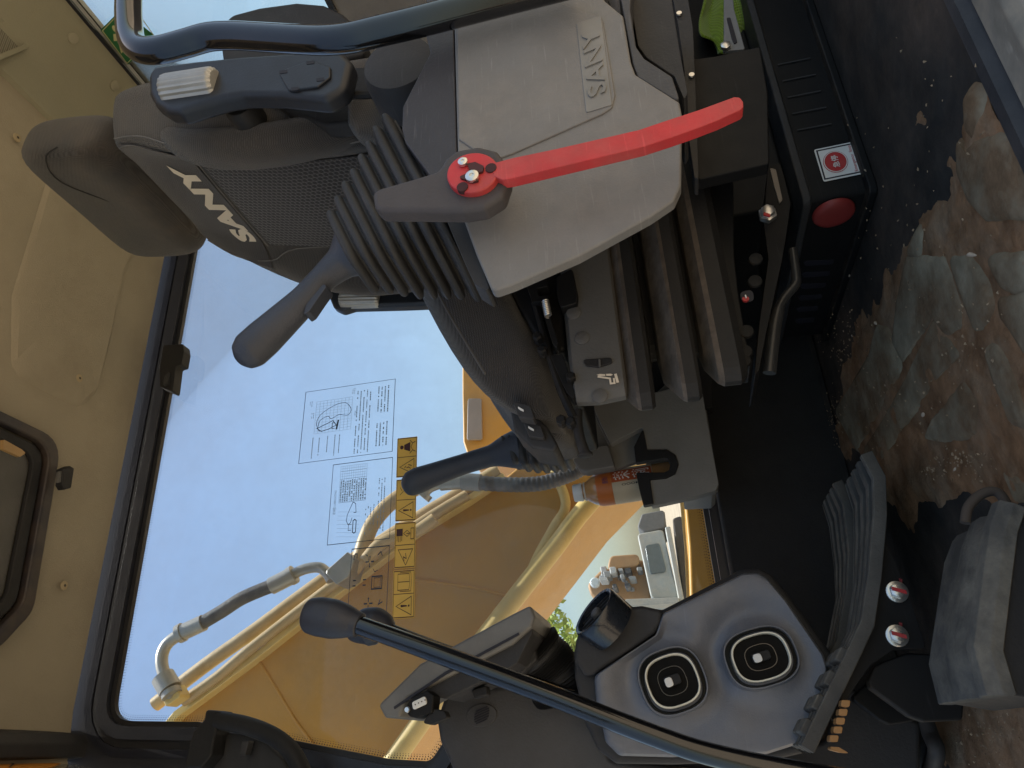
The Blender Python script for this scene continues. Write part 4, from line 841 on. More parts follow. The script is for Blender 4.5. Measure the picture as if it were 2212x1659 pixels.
mk('cable_plug', slab([(912, 1562), (934, 1530), (960, 1536), (966, 1550), (930, 1566)], .02, .003, Y=1.01), BLK, cn, bevel=.003)
mk('hinge_bracket', slab([(1018, 1490), (1050, 1480), (1054, 1500), (1024, 1510)], .02, .003, Y=1.05), BLK, mo, bevel=.003)
mk('neck_block', slab([(1096, 1436), (1140, 1390), (1156, 1400), (1160, 1425), (1128, 1455), (1106, 1452)], .06, .004, Y=1.09), BLK2, mo, bevel=.005)
nk = [P(1150, 1400, Y=1.14), P(1175, 1430, Y=1.15), P(1200, 1465, Y=1.16), P(1215, 1500, Y=1.17)]
pth = cr(nk, 16); mk('corrugated_neck', tube(pth, [.042+.0035*math.cos(i*1.05*math.pi) for i in range(len(pth))], 24), RUB, mo)

# ================================================================== TRAVEL LEVERS AND PEDALS
def travel(label, Y, gripc, tubep, rt, rg):
    t = thing('travel_lever', label, 'lever', P(*tubep[-1], Y=Y), 'travel levers')
    mk('rod', tube(cr(PS(tubep, Y=Y), 6), rt, 18), GLOSS, t)
    path = cr([P(a, b, Y=Y) for a, b, r in gripc], 5); rs = [r for a, b, r in gripc]; rv = []
    for i in range(len(rs)-1): rv += [rs[i]+(rs[i+1]-rs[i])*(k/5) for k in range(5)]
    mk('knob', tube(path, [(r*rg, r*rg*.9) for r in rv+[rs[-1]]], 24), M('lever_knob', (.028, .030, .040), .45, dust=.12, bump=.2), t, sub=1)
    return t
travel('long black travel lever with egg-shaped knob crossing the dash', .92, [(657, 1328, .003), (660, 1329, .016), (668, 1330, .0225), (690, 1332, .0255), (720, 1337, .0255), (745, 1342, .022), (765, 1347, .0175), (778, 1352, .0155)],
  [(768, 1348), (900, 1395), (1050, 1450), (1200, 1506), (1330, 1558), (1420, 1592), (1500, 1620), (1600, 1645), (1720, 1668), (1850, 1690)], .0118, .98)
travel('second travel lever, mostly hidden behind the long one, its knob touching the lower diagram', 1.12, [(757, 1366, .004), (762, 1366, .016), (790, 1355, .029), (815, 1352, .028), (840, 1356, .018), (852, 1358, .004)],
  [(830, 1356), (950, 1402), (1100, 1456), (1300, 1530), (1500, 1610), (1700, 1680)], .010, 1.0)
PED = M('worn_pedal_rubber', (.075, .072, .066), .85, spec=.25, dust=.65, dcol=(.25, .23, .19), dscale=16, dthr=(.32, .58), bump=.6, bs=160, var=.2)
def pedal(label, name, cat, near, Y0, wd, prof, th, mat, group=None, blocks=0, wide=()):
    t = thing(name, label, cat, P(*near[len(near)//2], Y=Y0+wd/2), group)
    c = PS(near, Y=Y0); c = fillet([c[0]]+c[1:-1]+[c[-1]], .0001, 1) if False else c; secs = []; nrm = []
    for i, p in enumerate(c):
        tg = (c[min(i+1, len(c)-1)]-c[max(i-1, 0)]).normalized(); nn = V(-tg.z, 0, tg.x); nn = nn if nn.z > 0 else -nn; nrm.append(nn)
        k_ = wide[i] if i < len(wide) else 1
        top = [p+V(0, wd*a*k_, 0)+nn*h for a, h in prof]
        secs.append(top+[p+V(0, wd*k_, 0)-nn*th, p-nn*th])
    mk('pad', loft(secs), mat, t, bevel=.0012, seg=1)
    for k in range(blocks):
        L_ = len(c); p0, p1 = c[L_-2], c[L_-1]; a = .06+.235*k; p, q = p0.lerp(p1, a), p0.lerp(p1, a+.14); nn = nrm[-1]
        for a0, a1 in ((.06, .44), (.56, .94)):
            v = [r+V(0, wd*u, 0)+nn*h for r in (p, q) for u in (a0, a1) for h in (-.004, .012)]
            mk('tread_block', (v, [[0, 1, 3, 2], [4, 5, 7, 6], [0, 1, 5, 4], [2, 3, 7, 6], [1, 3, 7, 5], [0, 2, 6, 4]]), mat, t, bevel=.0025)
    return t
rib = [(0, -.004), (.015, .005), (.09, .005), (.105, -.009), (.20, -.009), (.215, .005), (.33, .005), (.345, -.009), (.45, -.009), (.465, .005), (.58, .005), (.595, -.009), (.70, -.009), (.715, .005), (.82, .005), (.835, -.009), (.92, -.009), (.935, .004), (1, .002)]
pedal('long bent grey pedal with raised ribs, the one bolted to a black bracket', 'travel_pedal', 'pedal', [(1868, 978), (1896, 1030), (1898, 1110), (1886, 1240), (1870, 1345), (1848, 1392), (1740, 1616)], .97, .115, rib, .010, PED, 'ribbed travel pedals', 4, (1.15, 1.35, 1.3, 1.0))
pedal('ribbed pedal lying just beyond the bolted one', 'travel_pedal', 'pedal', [(1806, 1040), (1830, 1085), (1842, 1190), (1838, 1270), (1816, 1385), (1780, 1445), (1702, 1608)], 1.13, .11, rib, .010, PED, 'ribbed travel pedals', 4, (1.1, 1.35, 1.3, 1.0))
pb = thing('pedal_bracket', 'black pedal bracket plate held by two paint-marked bolts', 'bracket', P(1999, 1400, Y=.985))
mk('plate', slab([(1902, 1110), (1912, 1168), (1936, 1216), (1972, 1310), (1998, 1390), (1996, 1400), (1930, 1404), (1882, 1436), (1850, 1480), (1800, 1560), (1792, 1540), (1840, 1440), (1868, 1390), (1884, 1300), (1896, 1200)], .010, .003, Y=.988), STEEL, pb, bevel=.002)
for (x, y) in ((1937, 1279), (1937, 1374)):
    c = P(x, y, Y=.988)
    b_ = mk('bolt', loft([sring(c+V(0, -h, 0), V(1, 0, 0), V(0, 0, 1), r, r, 6 if False else 24) for h, r in ((0, .0125), (.003, .0125), (.004, .010))]), CHR, pb)
    mk('bolt_head', lathe(c+V(0, -.004, 0), (.15, -1, 0), [(0, .0095), (.006, .0095), (.007, .008), (.007, .0005)], 6), CHR, b_)
    mk('paint_mark', prism([c+V(a*.0022+b*.003, -.0125, b*.0075) for a, b in ((-1, -1), (1, -1), (1, 1), (-1, 1))], (0, .001, 0)), RED, b_)
    mk('paint_tick', slab([(x+5, y-30), (x+12, y-28), (x+12, y-14), (x+6, y-16)], .001, 0, Y=.9865), M('dark_red_paint', (.2, .015, .02), .6), pb)
mk('hinge_cheek', slab([(1888, 1440), (1905, 1430), (1960, 1410), (2010, 1412), (2070, 1480), (2085, 1500), (2080, 1556), (1998, 1560), (1965, 1548), (1880, 1486), (1876, 1470)], .02, .006, Y=1.0), STEEL, pb, bevel=.003)
mk('hinge_cheek', slab([(1838, 1508), (1880, 1470), (1960, 1520), (1985, 1556), (1922, 1566), (1900, 1556)], .02, .006, Y=1.08), STEEL, pb, bevel=.003)
fp_ = pedal('dusty grey rubber footrest pedal nearest the door', 'footrest_pedal', 'pedal', [(2192, 1085), (2172, 1140), (2160, 1230), (2139, 1400), (2168, 1502)], .70, .165, [(0, 0), (.04, .010), (.12, .012), (.2, .004), (.28, .004), (.36, .009), (.5, .010), (.62, .006), (.78, .009), (.92, .007), (1, -.006)], .010, RUBG)
mk('base_block', slab([(2200, 1085), (2182, 1140), (2170, 1225), (2154, 1340), (2147, 1404), (2158, 1450), (2176, 1500), (2300, 1520), (2330, 1080)], .15, .004, Y=.705), BLK, fp_, bevel=.004)
mk('loop', tube(cr(PS([(2085, 1130), (2092, 1095), (2120, 1068), (2150, 1062), (2172, 1085), (2190, 1140), (2215, 1200)], Y=.73), 5), .0045, 10), M('muddy_rim', (.055, .042, .032), .8), fp_)
lk = thing('pedal_link', 'orange toothed edge strip beneath the bolted pedal', 'strip', P(1815, 1600, Y=1.03))
for k in range(5):
    x0, y0 = 1830-5.5*k-(0 if k < 4 else 3), 1512+19*k
    mk('tooth', slab([(x0-12, y0), (x0+8, y0), (x0+5, y0+15), (x0-14, y0+15)], .02, .002, Y=.955), M('orange_paint', (.34, .17, .055), .5, dust=.3), lk, bevel=.002)
mk('tail', slab([(1794, 1613), (1812, 1614), (1836, 1628), (1816, 1626), (1794, 1620)], .02, .002, Y=.955), MATS['orange_paint'], lk)
cbl = thing('floor_hose', 'dark ribbed hoses running over the muddy floor by the pedals', 'hose', P(2000, 1620, Z=.02))
for k, dx in enumerate((0, 26)): mk('hose', tube(cr(PS([(1975+dx, 1560), (1985+dx, 1590), (1996+dx, 1615), (1994+dx, 1640), (1978+dx, 1680)], Z=.035), 5), .011, 10), BLK2, cbl)
# green work vest and slotted bracket behind the panel
vt = thing('work_vest', 'crumpled lime green work vest stuffed behind the seat base', 'vest', (1.1, .95, .2))
vv, vf = [], []; cs = KS(2, 0, [(1205, 100), (1255, 45), (1370, 10)]); rows = [[(1250, -60), (1330, -60), (1420, -60), (1560, -60)], [(1232, 60), (1300, 40), (1370, 20), (1560, 0)], [(1208, 120), (1290, 100), (1360, 90), (1540, 80)], [(1206, 190), (1280, 180), (1340, 190), (1520, 180)], [(1218, 250), (1290, 245), (1350, 260), (1480, 260)], [(1320, 256), (1335, 300), (1345, 320), (1420, 320)], [(1338, 350), (1345, 352), (1360, 352), (1400, 350)]]
rv_ = random.Random(5)
for r_ in rows:
    for k, p in enumerate(r_): vv.append(P(*K(2, 0, *p), Y=.90+.035*((k % 2))+rv_.uniform(-.012, .012)))
for i in range(len(rows)-1):
    for j in range(3): vf.append([i*4+j, (i+1)*4+j, (i+1)*4+j+1, i*4+j+1])
cl = mk('cloth', (vv, vf), fabric('lime_cloth', (.22, .34, .035), 500), vt, sub=3); sf = cl.modifiers.new('t', 'SOLIDIFY'); sf.thickness = .004
sb = thing('slotted_bracket', 'grey slotted steel bracket in front of the lime green vest', 'bracket', (1.0, .8, .15))
mk('plate', slab(KS(2, 0, [(1372, -60), (1372, 230), (1366, 330), (1510, 318), (1440, 60), (1430, -60)]), .006, .003, Y=.83), M('grey_zinc_plate', (.19, .20, .21), .5, metal=.3, dust=.3), sb, bevel=.001)
mk('slot', slab(KS(2, 0, [(1390, 115), (1415, 112), (1460, 270), (1440, 285), (1425, 250)]), .002, .003, Y=.8285), PRINT, sb)
mk('bolt', lathe(P(*K(2, 0, 1384, 305), Y=.829), (0, -1, 0), [(0, .008), (.005, .008), (.006, .006), (.006, .0005)], 6), CHR, sb)
mk('cream_edge', slab(KS(2, 0, [(1545, -60), (1605, -60), (1600, 190), (1560, 120)]), .03, .004, Y=.92), M('cream_trim', (.55, .5, .36), .6), sb)

# ================================================================== STICKERS ON THE WINDOW
YS = YW+.0052
def sheet(px4):   # upright corners: bottom-left, bottom-right, top-right, top-left
    q = PS(px4, Y=YS); return q[0], q[1]-q[0], q[3]-q[0]
def dashes(F_, x0, y0, x1, rows, dy, seed, h=.5, dens=.8):
    r = random.Random(seed)
    for i in range(rows):
        x = x0
        while x < x1-.01:
            wv = r.uniform(.008, .03)
            if r.random() < dens: F_.k = .0006; F_.rect(x, y0-dy*i, min(x+wv, x1), y0-dy*i+dy*h*.6)
            x += wv+.007
INK = M('blue_black_ink', (.02, .04, .075), .6, bump=0)
# chart one: working ranges
c1 = thing('range_chart', 'clear printed chart with a curved reach diagram high on the window', 'sticker', P(855, 900, Y=YS))
o_, u_, v_ = sheet([K(1, 1, 885, 1268), K(1, 1, 905, 795), K(1, 1, 320, 887), K(1, 1, 275, 1348)])
F_ = Flat(o_, u_, v_, (0, -1, 0), .0004); F_.line([(.004, .003), (.996, .003), (.996, .997), (.004, .997)], .006, True)
F_.build('border', INK, c1)
F_ = Flat(o_, u_, v_, (0, -1, 0), .0005)
for k in range(13): F_.k = .0005; F_.line([(.38+.45*k/12, .46), (.38+.45*k/12, .86)], .0022)
for k in range(11): F_.k = .0006; F_.line([(.38, .46+.4*k/10), (.83, .46+.4*k/10)], .0022)
for (a, b) in ((.66, .90), (.83, .93), (.93, .46), (.62, .42)):
    dashes(F_, a-.06, b, a+.02, 2, .02, int(a*100))
for i, b in enumerate((.86, .79, .70, .62, .57)): dashes(F_, .05+.03*(i % 3), b, .33, 1, .03, 40+i, .5, .9)
dashes(F_, .04, .40, .90, 5, .035, 3, .5, .82); dashes(F_, .10, .17, .42, 4, .035, 9, .6, .9); dashes(F_, .55, .17, .92, 4, .035, 8, .6, .9)
F_.build('fine_print', M('pale_ink', (.20, .28, .37), .7, bump=0), c1)
F_ = Flat(o_, u_, v_, (0, -1, 0), .0010)
F_.line([tuple(p) for p in cr([Vector(q) for q in ((.40, .80), (.52, .84), (.64, .80), (.74, .66), (.76, .54), (.66, .47), (.58, .50), (.60, .60), (.56, .68), (.60, .72), (.56, .80), (.47, .82))], 6)], .006)
F_.line([(.40, .78), (.45, .83), (.50, .72), (.53, .66), (.46, .62), (.42, .70)], .009, True)
F_.line([(.40, .615), (.53, .60)], .018); F_.line([(.42, .635), (.42, .665), (.50, .665), (.5, .635)], .006)
F_.build('reach_curve', INK, c1)
# chart two: lubrication
c2 = thing('lubrication_chart', 'clear printed chart with a small excavator drawing and table on the window', 'sticker', P(850, 1080, Y=YS))
o_, u_, v_ = sheet([K(1, 2, 868, 173), K(1, 1, 888, 1303), K(1, 1, 505, 1355), K(1, 2, 460, 217)])
F_ = Flat(o_, u_, v_, (0, -1, 0), .0004); F_.line([(.004, .005), (.996, .005), (.996, .995), (.004, .995)], .008, True); F_.build('border', INK, c2)
F_ = Flat(o_, u_, v_, (0, -1, 0), .0005)
for k in range(15): F_.k = .0005; F_.line([(.50+.46*k/14, .42), (.50+.46*k/14, .86)], .0022 if k % 3 else .004)
for k in range(13): F_.k = .0006; F_.line([(.50, .42+.44*k/12), (.96, .42+.44*k/12)], .0030)
dashes(F_, .51, .83, .78, 12, .037, 21, .7, .9)
for k in range(7): F_.k = .0005; F_.line([(.06+.05*k, .50), (.09+.05*k, .86)], .002)
dashes(F_, .08, .40, .42, 3, .04, 22, .5, .5); dashes(F_, .15, .27, .45, 1, .04, 23); dashes(F_, .1, .20, .75, 3, .045, 24, .5, .85)
F_.build('fine_print', MATS['pale_ink'], c2)
F_ = Flat(o_, u_, v_, (0, -1, 0), .0010)
F_.line([(.34, .70), (.49, .62), (.47, .575), (.36, .56), (.36, .60)], .008); F_.line([(.34, .70), (.27, .71), (.22, .68), (.24, .64), (.30, .62)], .008)
F_.line([(.11, .575), (.125, .60), (.26, .60), (.275, .575), (.26, .55), (.125, .55)], .012, True); F_.line([(.15, .62), (.15, .67), (.22, .67), (.22, .62)], .007)
F_.build('machine_drawing', INK, c2)
text_on('heading', '\u6da6\u6ed1\u56fe LUBRICATING', o_+u_*.36+v_*.90, u_*.30, v_*.045, (0, -1, 0), MATS['pale_ink'], c2, .0006)
# lever pattern diagram
c3 = thing('lever_diagram', 'clear lever pattern diagram with arrows below the two charts', 'sticker', P(840, 1260, Y=YS))
o_, u_, v_ = sheet([K(1, 2, 845, 720), K(1, 2, 868, 213), K(1, 2, 610, 240), K(1, 2, 586, 740)])
F_ = Flat(o_, u_, v_, (0, -1, 0), .0004); F_.line([(.01, .01), (.99, .01), (.99, .99), (.01, .99)], .014, True); F_.build('border', INK, c3)
F_ = Flat(o_, u_, v_, (0, -1, 0), .0006)
def cross(cx, cy, a, b):
    for dx, dy in ((a, 0), (-a, 0), (0, b), (0, -b)):
        F_.k = .0006; F_.line([(cx+dx*.3, cy+dy*.3), (cx+dx, cy+dy)], .018)
        px_, py_ = -dy*.25*(a/b if b else 1), dx*.25*(b/a)
        F_.k = .0008; F_.poly([(cx+dx*1.35, cy+dy*1.35), (cx+dx+px_, cy+dy+py_), (cx+dx-px_, cy+dy-py_)])
cross(.80, .50, .06, .09); cross(.26, .48, .06, .09)
for cy in (.50, .44):
    for s in (1, -1): F_.k = .0006; yy = .60 if cy > .45 else .53; F_.line([(yy-.03, .74+s*.09), (yy-.03, .74+s*.17)], .016)
F_.k = .0007
F_.line([(.44, .16), (.60, .16), (.60, .42), (.44, .42)], .018, True); F_.line([(.46, .20), (.58, .20), (.58, .36), (.46, .36)], .008, True)
F_.line([(.86, .84), (.92, .84), (.92, .90), (.84, .92)], .018); F_.line([(.88, .30), (.92, .22), (.86, .18)], .018); F_.line([(.70, .40), (.66, .36), (.68, .28)], .01); F_.line([(.30, .18), (.24, .22), (.27, .12)], .018)
F_.line([(.90, .62), (.88, .56), (.80, .52)], .012)
F_.build('symbols', INK, c3)
# four amber warning stickers, two pictograms each
def zz(x, y): return (829.5+x*.26667, 940+y*.26667)
SK = [((105, 27, 345), (270, 10, 330), 'top amber sticker with seat belt and sparks pictograms'), ((97, 362, 700), (263, 350, 690), 'amber sticker with an exclamation triangle half hidden by the far joystick'), ((87, 712, 1082), (257, 700, 1070), 'amber sticker with hand and lightning pictograms'), ((72, 1098, 1490), (250, 1086, 1478), 'lowest amber sticker with open book and exclamation triangle')]
def amber(i, L, Rr, lab):
    t = thing('amber_sticker', lab, 'sticker', P(*zz(Rr[0], (Rr[1]+Rr[2])/2), Y=YS), 'amber warning stickers in a row')
    q = PS([zz(Rr[0]-6, Rr[2]), zz(Rr[0], Rr[1]), zz(L[0]+4, L[1]), zz(L[0]-6, L[2])], Y=YS)
    mk('backing', prism(fillet([q[0], q[1], q[2], q[3]], .0015, 2), (0, .0005, 0)), STK, t, smooth=False)
    o_, u_, v_ = q[0], q[1]-q[0], q[3]-q[0]
    F_ = Flat(o_, u_, v_, (0, -1, 0), .0004); F_.line([(.02, .03), (.98, .03), (.98, .97), (.02, .97)], .018, True); F_.k = .0003; F_.line([(.5, .04), (.5, .96)], .014)
    def tri(cx): F_.k = .0005; F_.line([(cx-.19, .14), (cx+.19, .14), (cx, .84)], .018, True)
    def warn(cx): tri(cx); F_.k = .0006; F_.poly([(cx-.025, .62), (cx+.025, .62), (cx+.012, .34), (cx-.012, .34)]); F_.disc((cx, .25), .022, .04)
    if i == 0:
        tri(.25); F_.k = .0007; F_.line([(.2, .3), (.24, .4), (.22, .5)], .02); F_.line([(.27, .25), (.3, .42)], .02); F_.line([(.22, .6), (.27, .52)], .02)
        F_.k = .0007; F_.disc((.75, .76), .05, .09); F_.poly([(.69, .64), (.81, .64), (.87, .34), (.63, .34)]); F_.line([(.58, .36), (.66, .22), (.75, .30), (.84, .22), (.92, .36)], .02); F_.line([(.66, .20), (.62, .08)], .02); F_.line([(.84, .20), (.88, .08)], .02)
    if i == 1: warn(.25); F_.k = .0006; F_.line([(.62, .8), (.72, .6), (.66, .5), (.8, .4)], .014); F_.line([(.8, .8), (.72, .7)], .014)
    if i == 2:
        F_.k = .0006; F_.line([(.06, .10+.35), (.40, .82), (.40, .12)], .018, True); F_.k = .0007; F_.line([(.14, .52), (.24, .56), (.20, .42), (.32, .46)], .022)
        F_.k = .0007; F_.poly([(.70, .92), (.86, .92), (.86, .62), (.70, .62)])
        for k in range(4): F_.k = .0006; F_.line([(.70-.005, .66+.075*k), (.56+.02*abs(k-1.5), .66+.075*k)], .022)
        F_.line([(.75, .44), (.75, .30)], .016); F_.k = .0008; F_.line([(.68, .40), (.75, .58), (.82, .40)], .014); F_.k = .0009; F_.line([(.68, .40), (.75, .26), (.82, .40)], .012); F_.k = .001; F_.line([(.62, .08), (.86, .08), (.86, .22), (.62, .22)], .016, True)
    if i == 3:
        warn(.25); F_.k = .0006; F_.line([(.58, .26), (.74, .22), (.92, .26), (.92, .78), (.58, .78)], .014, True); F_.k = .0007; F_.line([(.75, .24), (.75, .78)], .014); F_.k = .0008; F_.line([(.55, .68), (.55, .18), (.74, .14), (.95, .18), (.95, .68)], .012)
    F_.build('pictograms', M('dark_brown_print', (.06, .018, .02), .6, bump=0), t)
for i, (L, Rr, lab) in enumerate(SK): amber(i, L, Rr, lab)
# green exit sticker on the rear window
ex = thing('exit_sticker', 'green emergency exit sticker on the rear window', 'sticker', P(255, 100, X=1.572))
q = PS([(275, 141), (338, 80), (262, 20), (217, 65)], X=1.574)
mk('backing', prism([q[0], q[1], q[2], q[3]], (.0006, 0, 0)), M('exit_green', (.02, .14, .05), .5, bump=0), ex, smooth=False)
yv = (q[1]-q[0]); zv = (q[3]-q[0])
F_ = Flat(q[0], yv, zv, (-1, 0, 0), .0006)
F_.line([(.03, .04), (.97, .04), (.97, .96), (.03, .96)], .02, True); F_.poly([(.06, .30), (.12, .30), (.30, .62), (.26, .70)]); F_.poly([(.10, .62), (.34, .46), (.40, .56), (.20, .74)]); F_.disc((.30, .80), .05, .08); F_.poly([(.46, .2), (.58, .2), (.58, .8), (.46, .8)])
F_.build('running_figure', M('cream_yellow_print', (.55, .52, .28), .5, bump=0), ex)
# ================================================================== OUTSIDE: boom, hoses, yard
YB = 2.0
bo = thing('excavator_boom', 'yellow box-section excavator boom rising beyond the side window', 'boom', P(1420, 930, Y=YB))
side = [(300, 1640), (345, 1580), (393, 1543), (553, 1422), (656, 1340), (780, 1243), (899, 1151), (1016, 1079), (1090, 1030), (1180, 955), (1270, 860), (1480, 860), (1420, 930), (1272, 1079), (1190, 1184), (1107, 1289), (1020, 1405), (960, 1480), (820, 1680), (780, 1760), (560, 1860), (330, 1800)]
sd = mk('box_section', prism(PS(side, Y=YB), (0, .5, 0)), YEL, bo, bevel=.01)
def strip(a, b, Y, dy, name, mat, bev=.004):
    q = PS(a, Y=Y)+PS(b, Y=Y)[::-1]; return mk(name, prism(q, (0, dy, 0)), mat, bo, bevel=bev)
mk('lower_flange', tube(cr(PS([(1450, 905), (1278, 1082), (1195, 1188), (1112, 1293), (1024, 1408), (963, 1484), (822, 1684)], Y=YB-.035), 4), .026, 14), YELSUN, bo)
mk('side_rib', tube(cr(PS([(1188, 1000), (1222, 1085), (1196, 1140), (1163, 1200), (1136, 1262)], Y=YB-.02), 6), .014, 12), YELSUN, bo)
strip([(320, 1600), (375, 1536), (545, 1412), (648, 1330), (772, 1234), (891, 1142), (1008, 1070), (1085, 1020)], [(330, 1604), (385, 1548), (553, 1424), (656, 1342), (780, 1246), (899, 1154), (1016, 1082), (1092, 1030)], YB-.035, .55, 'upper_flange', YELSUN)
mk('weld_seam', tube(cr(PS([zz(255, 1172), zz(640, 1222), zz(1040, 1306)], Y=YB-.001), 6), .0045, 8), YEL, bo)
mk('weld_seam', tube(PS([(560, 1428), (640, 1560), (700, 1640)], Y=YB-.001), .0045, 8), YEL, bo)
# steel pipes along the boom top
PIPE = M('dusty_pipe_paint', (.46, .32, .14), .42, dust=.5, dcol=(.5, .4, .25), updust=0)
mk('pipe', tube(cr(PS([(335, 1522), (440, 1440), (553, 1360), (720, 1238), (901, 1121), (1000, 1062), (1078, 1015)], Y=YB-.02), 4), .020, 14), PIPE, bo)
mk('pipe', tube(cr(PS([(395, 1515), (470, 1462), (553, 1392), (730, 1256), (899, 1136), (1010, 1068)], Y=YB-.05), 4), .015, 12), PIPE, bo)
mk('bent_pipe', tube(cr(PS([(752, 1245), (776, 1208), (790, 1165), (806, 1130), (835, 1095), (868, 1070), (905, 1052), (960, 1030)], Y=YB-.09), 6), .022, 14), PIPE, bo)
mk('bent_pipe', tube(cr(PS([(788, 1212), (815, 1180), (850, 1160), (895, 1150), (940, 1120)], Y=YB-.11), 6), .017, 14), PIPE, bo)
PALE = M('pale_zinc', (.34, .325, .285), .38, metal=.5, dust=.3, dcol=(.5, .42, .3), updust=0)
mk('pipe_clamp', slab(KS(1, 2, [(455, 375), (590, 255), (640, 300), (600, 420), (520, 470), (450, 400)]), .08, .005, Y=YB-.14), PALE, bo, bevel=.008)
mk('clamp_lug', slab(KS(0, 2, [(1040, 1185), (1130, 1112), (1165, 1180), (1160, 1200), (1072, 1262)]), .05, .004, Y=YB-.12), YELSUN, bo, bevel=.005)
mk('lug_bolt', lathe(P(*K(0, 2, 1100, 1188), Y=YB-.12), (0, -1, 0), [(0, .010), (.006, .009), (.007, .003), (.007, .0005)], 12), PALE, bo)
# hydraulic hose one
def hose(label, Y, pieces, base):
    h = thing('hydraulic_hose', label, 'hose', P(*base, Y=Y), 'hydraulic hoses by the boom')
    for name, pts, r, mat in pieces: mk(name, tube(cr(PS(pts, Y=Y), 5), r, 16), mat, h)
    return h
HOSE = M('braided_black_hose', (.045, .046, .050), .6, bump=.9, bs=110, dust=.4, dcol=(.25, .22, .18), updust=0)
hose('black hose with zinc elbows arching above the boom near the window corner', YB-.12, [
  ('nut', [(352, 1462), (368, 1490)], .030, PALE), ('nut', [(368, 1492), (372, 1502)], .026, PALE),
  ('elbow', [(357, 1462), (350, 1438), (351, 1412), (364, 1388), (392, 1368)], .0165, PALE),
  ('ferrule', [(388, 1369), (412, 1358), (440, 1345)], .0225, PALE),
  ('collar', [(386, 1370), (396, 1365)], .026, PALE),
  ('hose', [(436, 1346), (480, 1320), (520, 1294), (560, 1276), (592, 1264)], .0185, HOSE),
  ('ferrule', [(586, 1266), (612, 1253), (634, 1241)], .0235, PALE), ('collar', [(626, 1246), (636, 1240)], .026, PALE),
  ('end_tube', [(634, 1240), (660, 1229), (690, 1226), (708, 1240), (716, 1254)], .0145, PALE)], (592, 1264))
h2 = hose('black spiral-wrapped hose dropping past the far joystick', 1.78, [
  ('fitting', [(912, 1074), (920, 1064)], .022, PALE), ('elbow', [(918, 1066), (930, 1054), (955, 1045)], .012, PALE),
  ('ferrule', [(952, 1045), (1000, 1041)], .0185, PALE), ('sleeve', [(998, 1041), (1015, 1041), (1038, 1043)], .0225, M('grey_sleeve', (.22, .22, .21), .5)),
  ], (1250, 1015))
pth = cr(PS([(1030, 1043), (1096, 1047), (1163, 1045), (1216, 1031), (1255, 1013), (1300, 985)], Y=1.78), 22)
mk('spiral_hose', tube(pth, [.0185+.0012*((i % 4) < 2) for i in range(len(pth))], 16), M('spiral_guard', (.07, .068, .072), .55, dust=.5, dcol=(.25, .2, .17), updust=0), h2)
# tank and deck of the machine
tk = thing('hydraulic_tank', 'yellow tank end peeping out behind the seat cushion', 'tank', P(1010, 900, Y=2.5))
mk('shell', slab([(998, 690), (998, 850), (1000, 954), (1012, 990), (1110, 990), (1240, 690)], .5, .02, Y=2.5), YEL, tk, bevel=.02)
mk('panel', slab([(1010, 860), (1040, 860), (1042, 950), (1008, 950)], .01, .01, Y=2.485), M('grey_tank_panel', (.30, .26, .24), .5, dust=.4, updust=0), tk, bevel=.004)
dk = thing('deck_cover', 'yellow deck cover just outside below the window', 'deck cover', P(1500, 1180, Y=1.75))
mk('cover', slab([(1478, 1090), (1488, 1060), (1545, 1060), (1548, 1300), (1490, 1300), (1486, 1180)], .22, .01, Y=1.7), YEL, dk, bevel=.02)
mk('rim', slab([(1466, 1050), (1480, 1050), (1492, 1180), (1498, 1320), (1484, 1320), (1478, 1180)], .05, .004, Y=1.95), YELSUN, dk, bevel=.006)
# machines parked in the yard
YY = 9.0
WH = M('dull_white_paint', (.34, .35, .32), .45, dust=.5, dcol=(.4, .34, .25), updust=0); DGL = M('far_dark_glass', (.10, .12, .12), .15)
tr = thing('parked_truck', 'dull white truck body parked across the yard', 'truck', P(1480, 1220, Y=YY))
mk('cab_panel', slab([(1376, 1153), (1432, 1143), (1466, 1293), (1406, 1291)], 1.6, .05, Y=YY), WH, tr, bevel=.04)
mk('window', slab([(1393, 1178), (1424, 1172), (1440, 1235), (1404, 1240)], .05, .04, Y=YY-.03), DGL, tr, bevel=.01)
mk('side_post', slab([(1436, 1138), (1448, 1136), (1478, 1296), (1466, 1298)], .3, .02, Y=YY-.25), WH, tr, bevel=.03)
mk('rear_bar', slab([(1352, 1294), (1466, 1290), (1468, 1302), (1345, 1310)], .3, .02, Y=YY-.3), WH, tr, bevel=.02)
mk('undercarriage', slab([(1452, 1120), (1474, 1112), (1500, 1300), (1480, 1304)], 1.4, .05, Y=YY+.2), M('dark_chassis', (.06, .055, .05), .8, dust=.5), tr, bevel=.04)
mk('roof_gear', slab([(1386, 1110), (1436, 1100), (1438, 1140), (1392, 1150), (1376, 1140)], .8, .05, Y=YY+.3), M('grey_gear', (.13, .13, .125), .6, dust=.4), tr, bevel=.05)
oe = thing('orange_machine', 'orange earthmover with grey engine parts beyond the truck', 'earthmover', P(1400, 1280, Y=YY+2))
ORG = M('orange_machine_paint', (.40, .22, .09), .5, dust=.4, updust=0)
mk('body', slab([(1268, 1262), (1296, 1232), (1395, 1205), (1408, 1300), (1290, 1300), (1275, 1284)], 1.2, .1, Y=YY+1.5), ORG, oe, bevel=.06)
mk('arm', slab([(1318, 1200), (1380, 1196), (1382, 1222), (1310, 1232)], .6, .08, Y=YY+1.2), ORG, oe, bevel=.05)
re_ = random.Random(9)
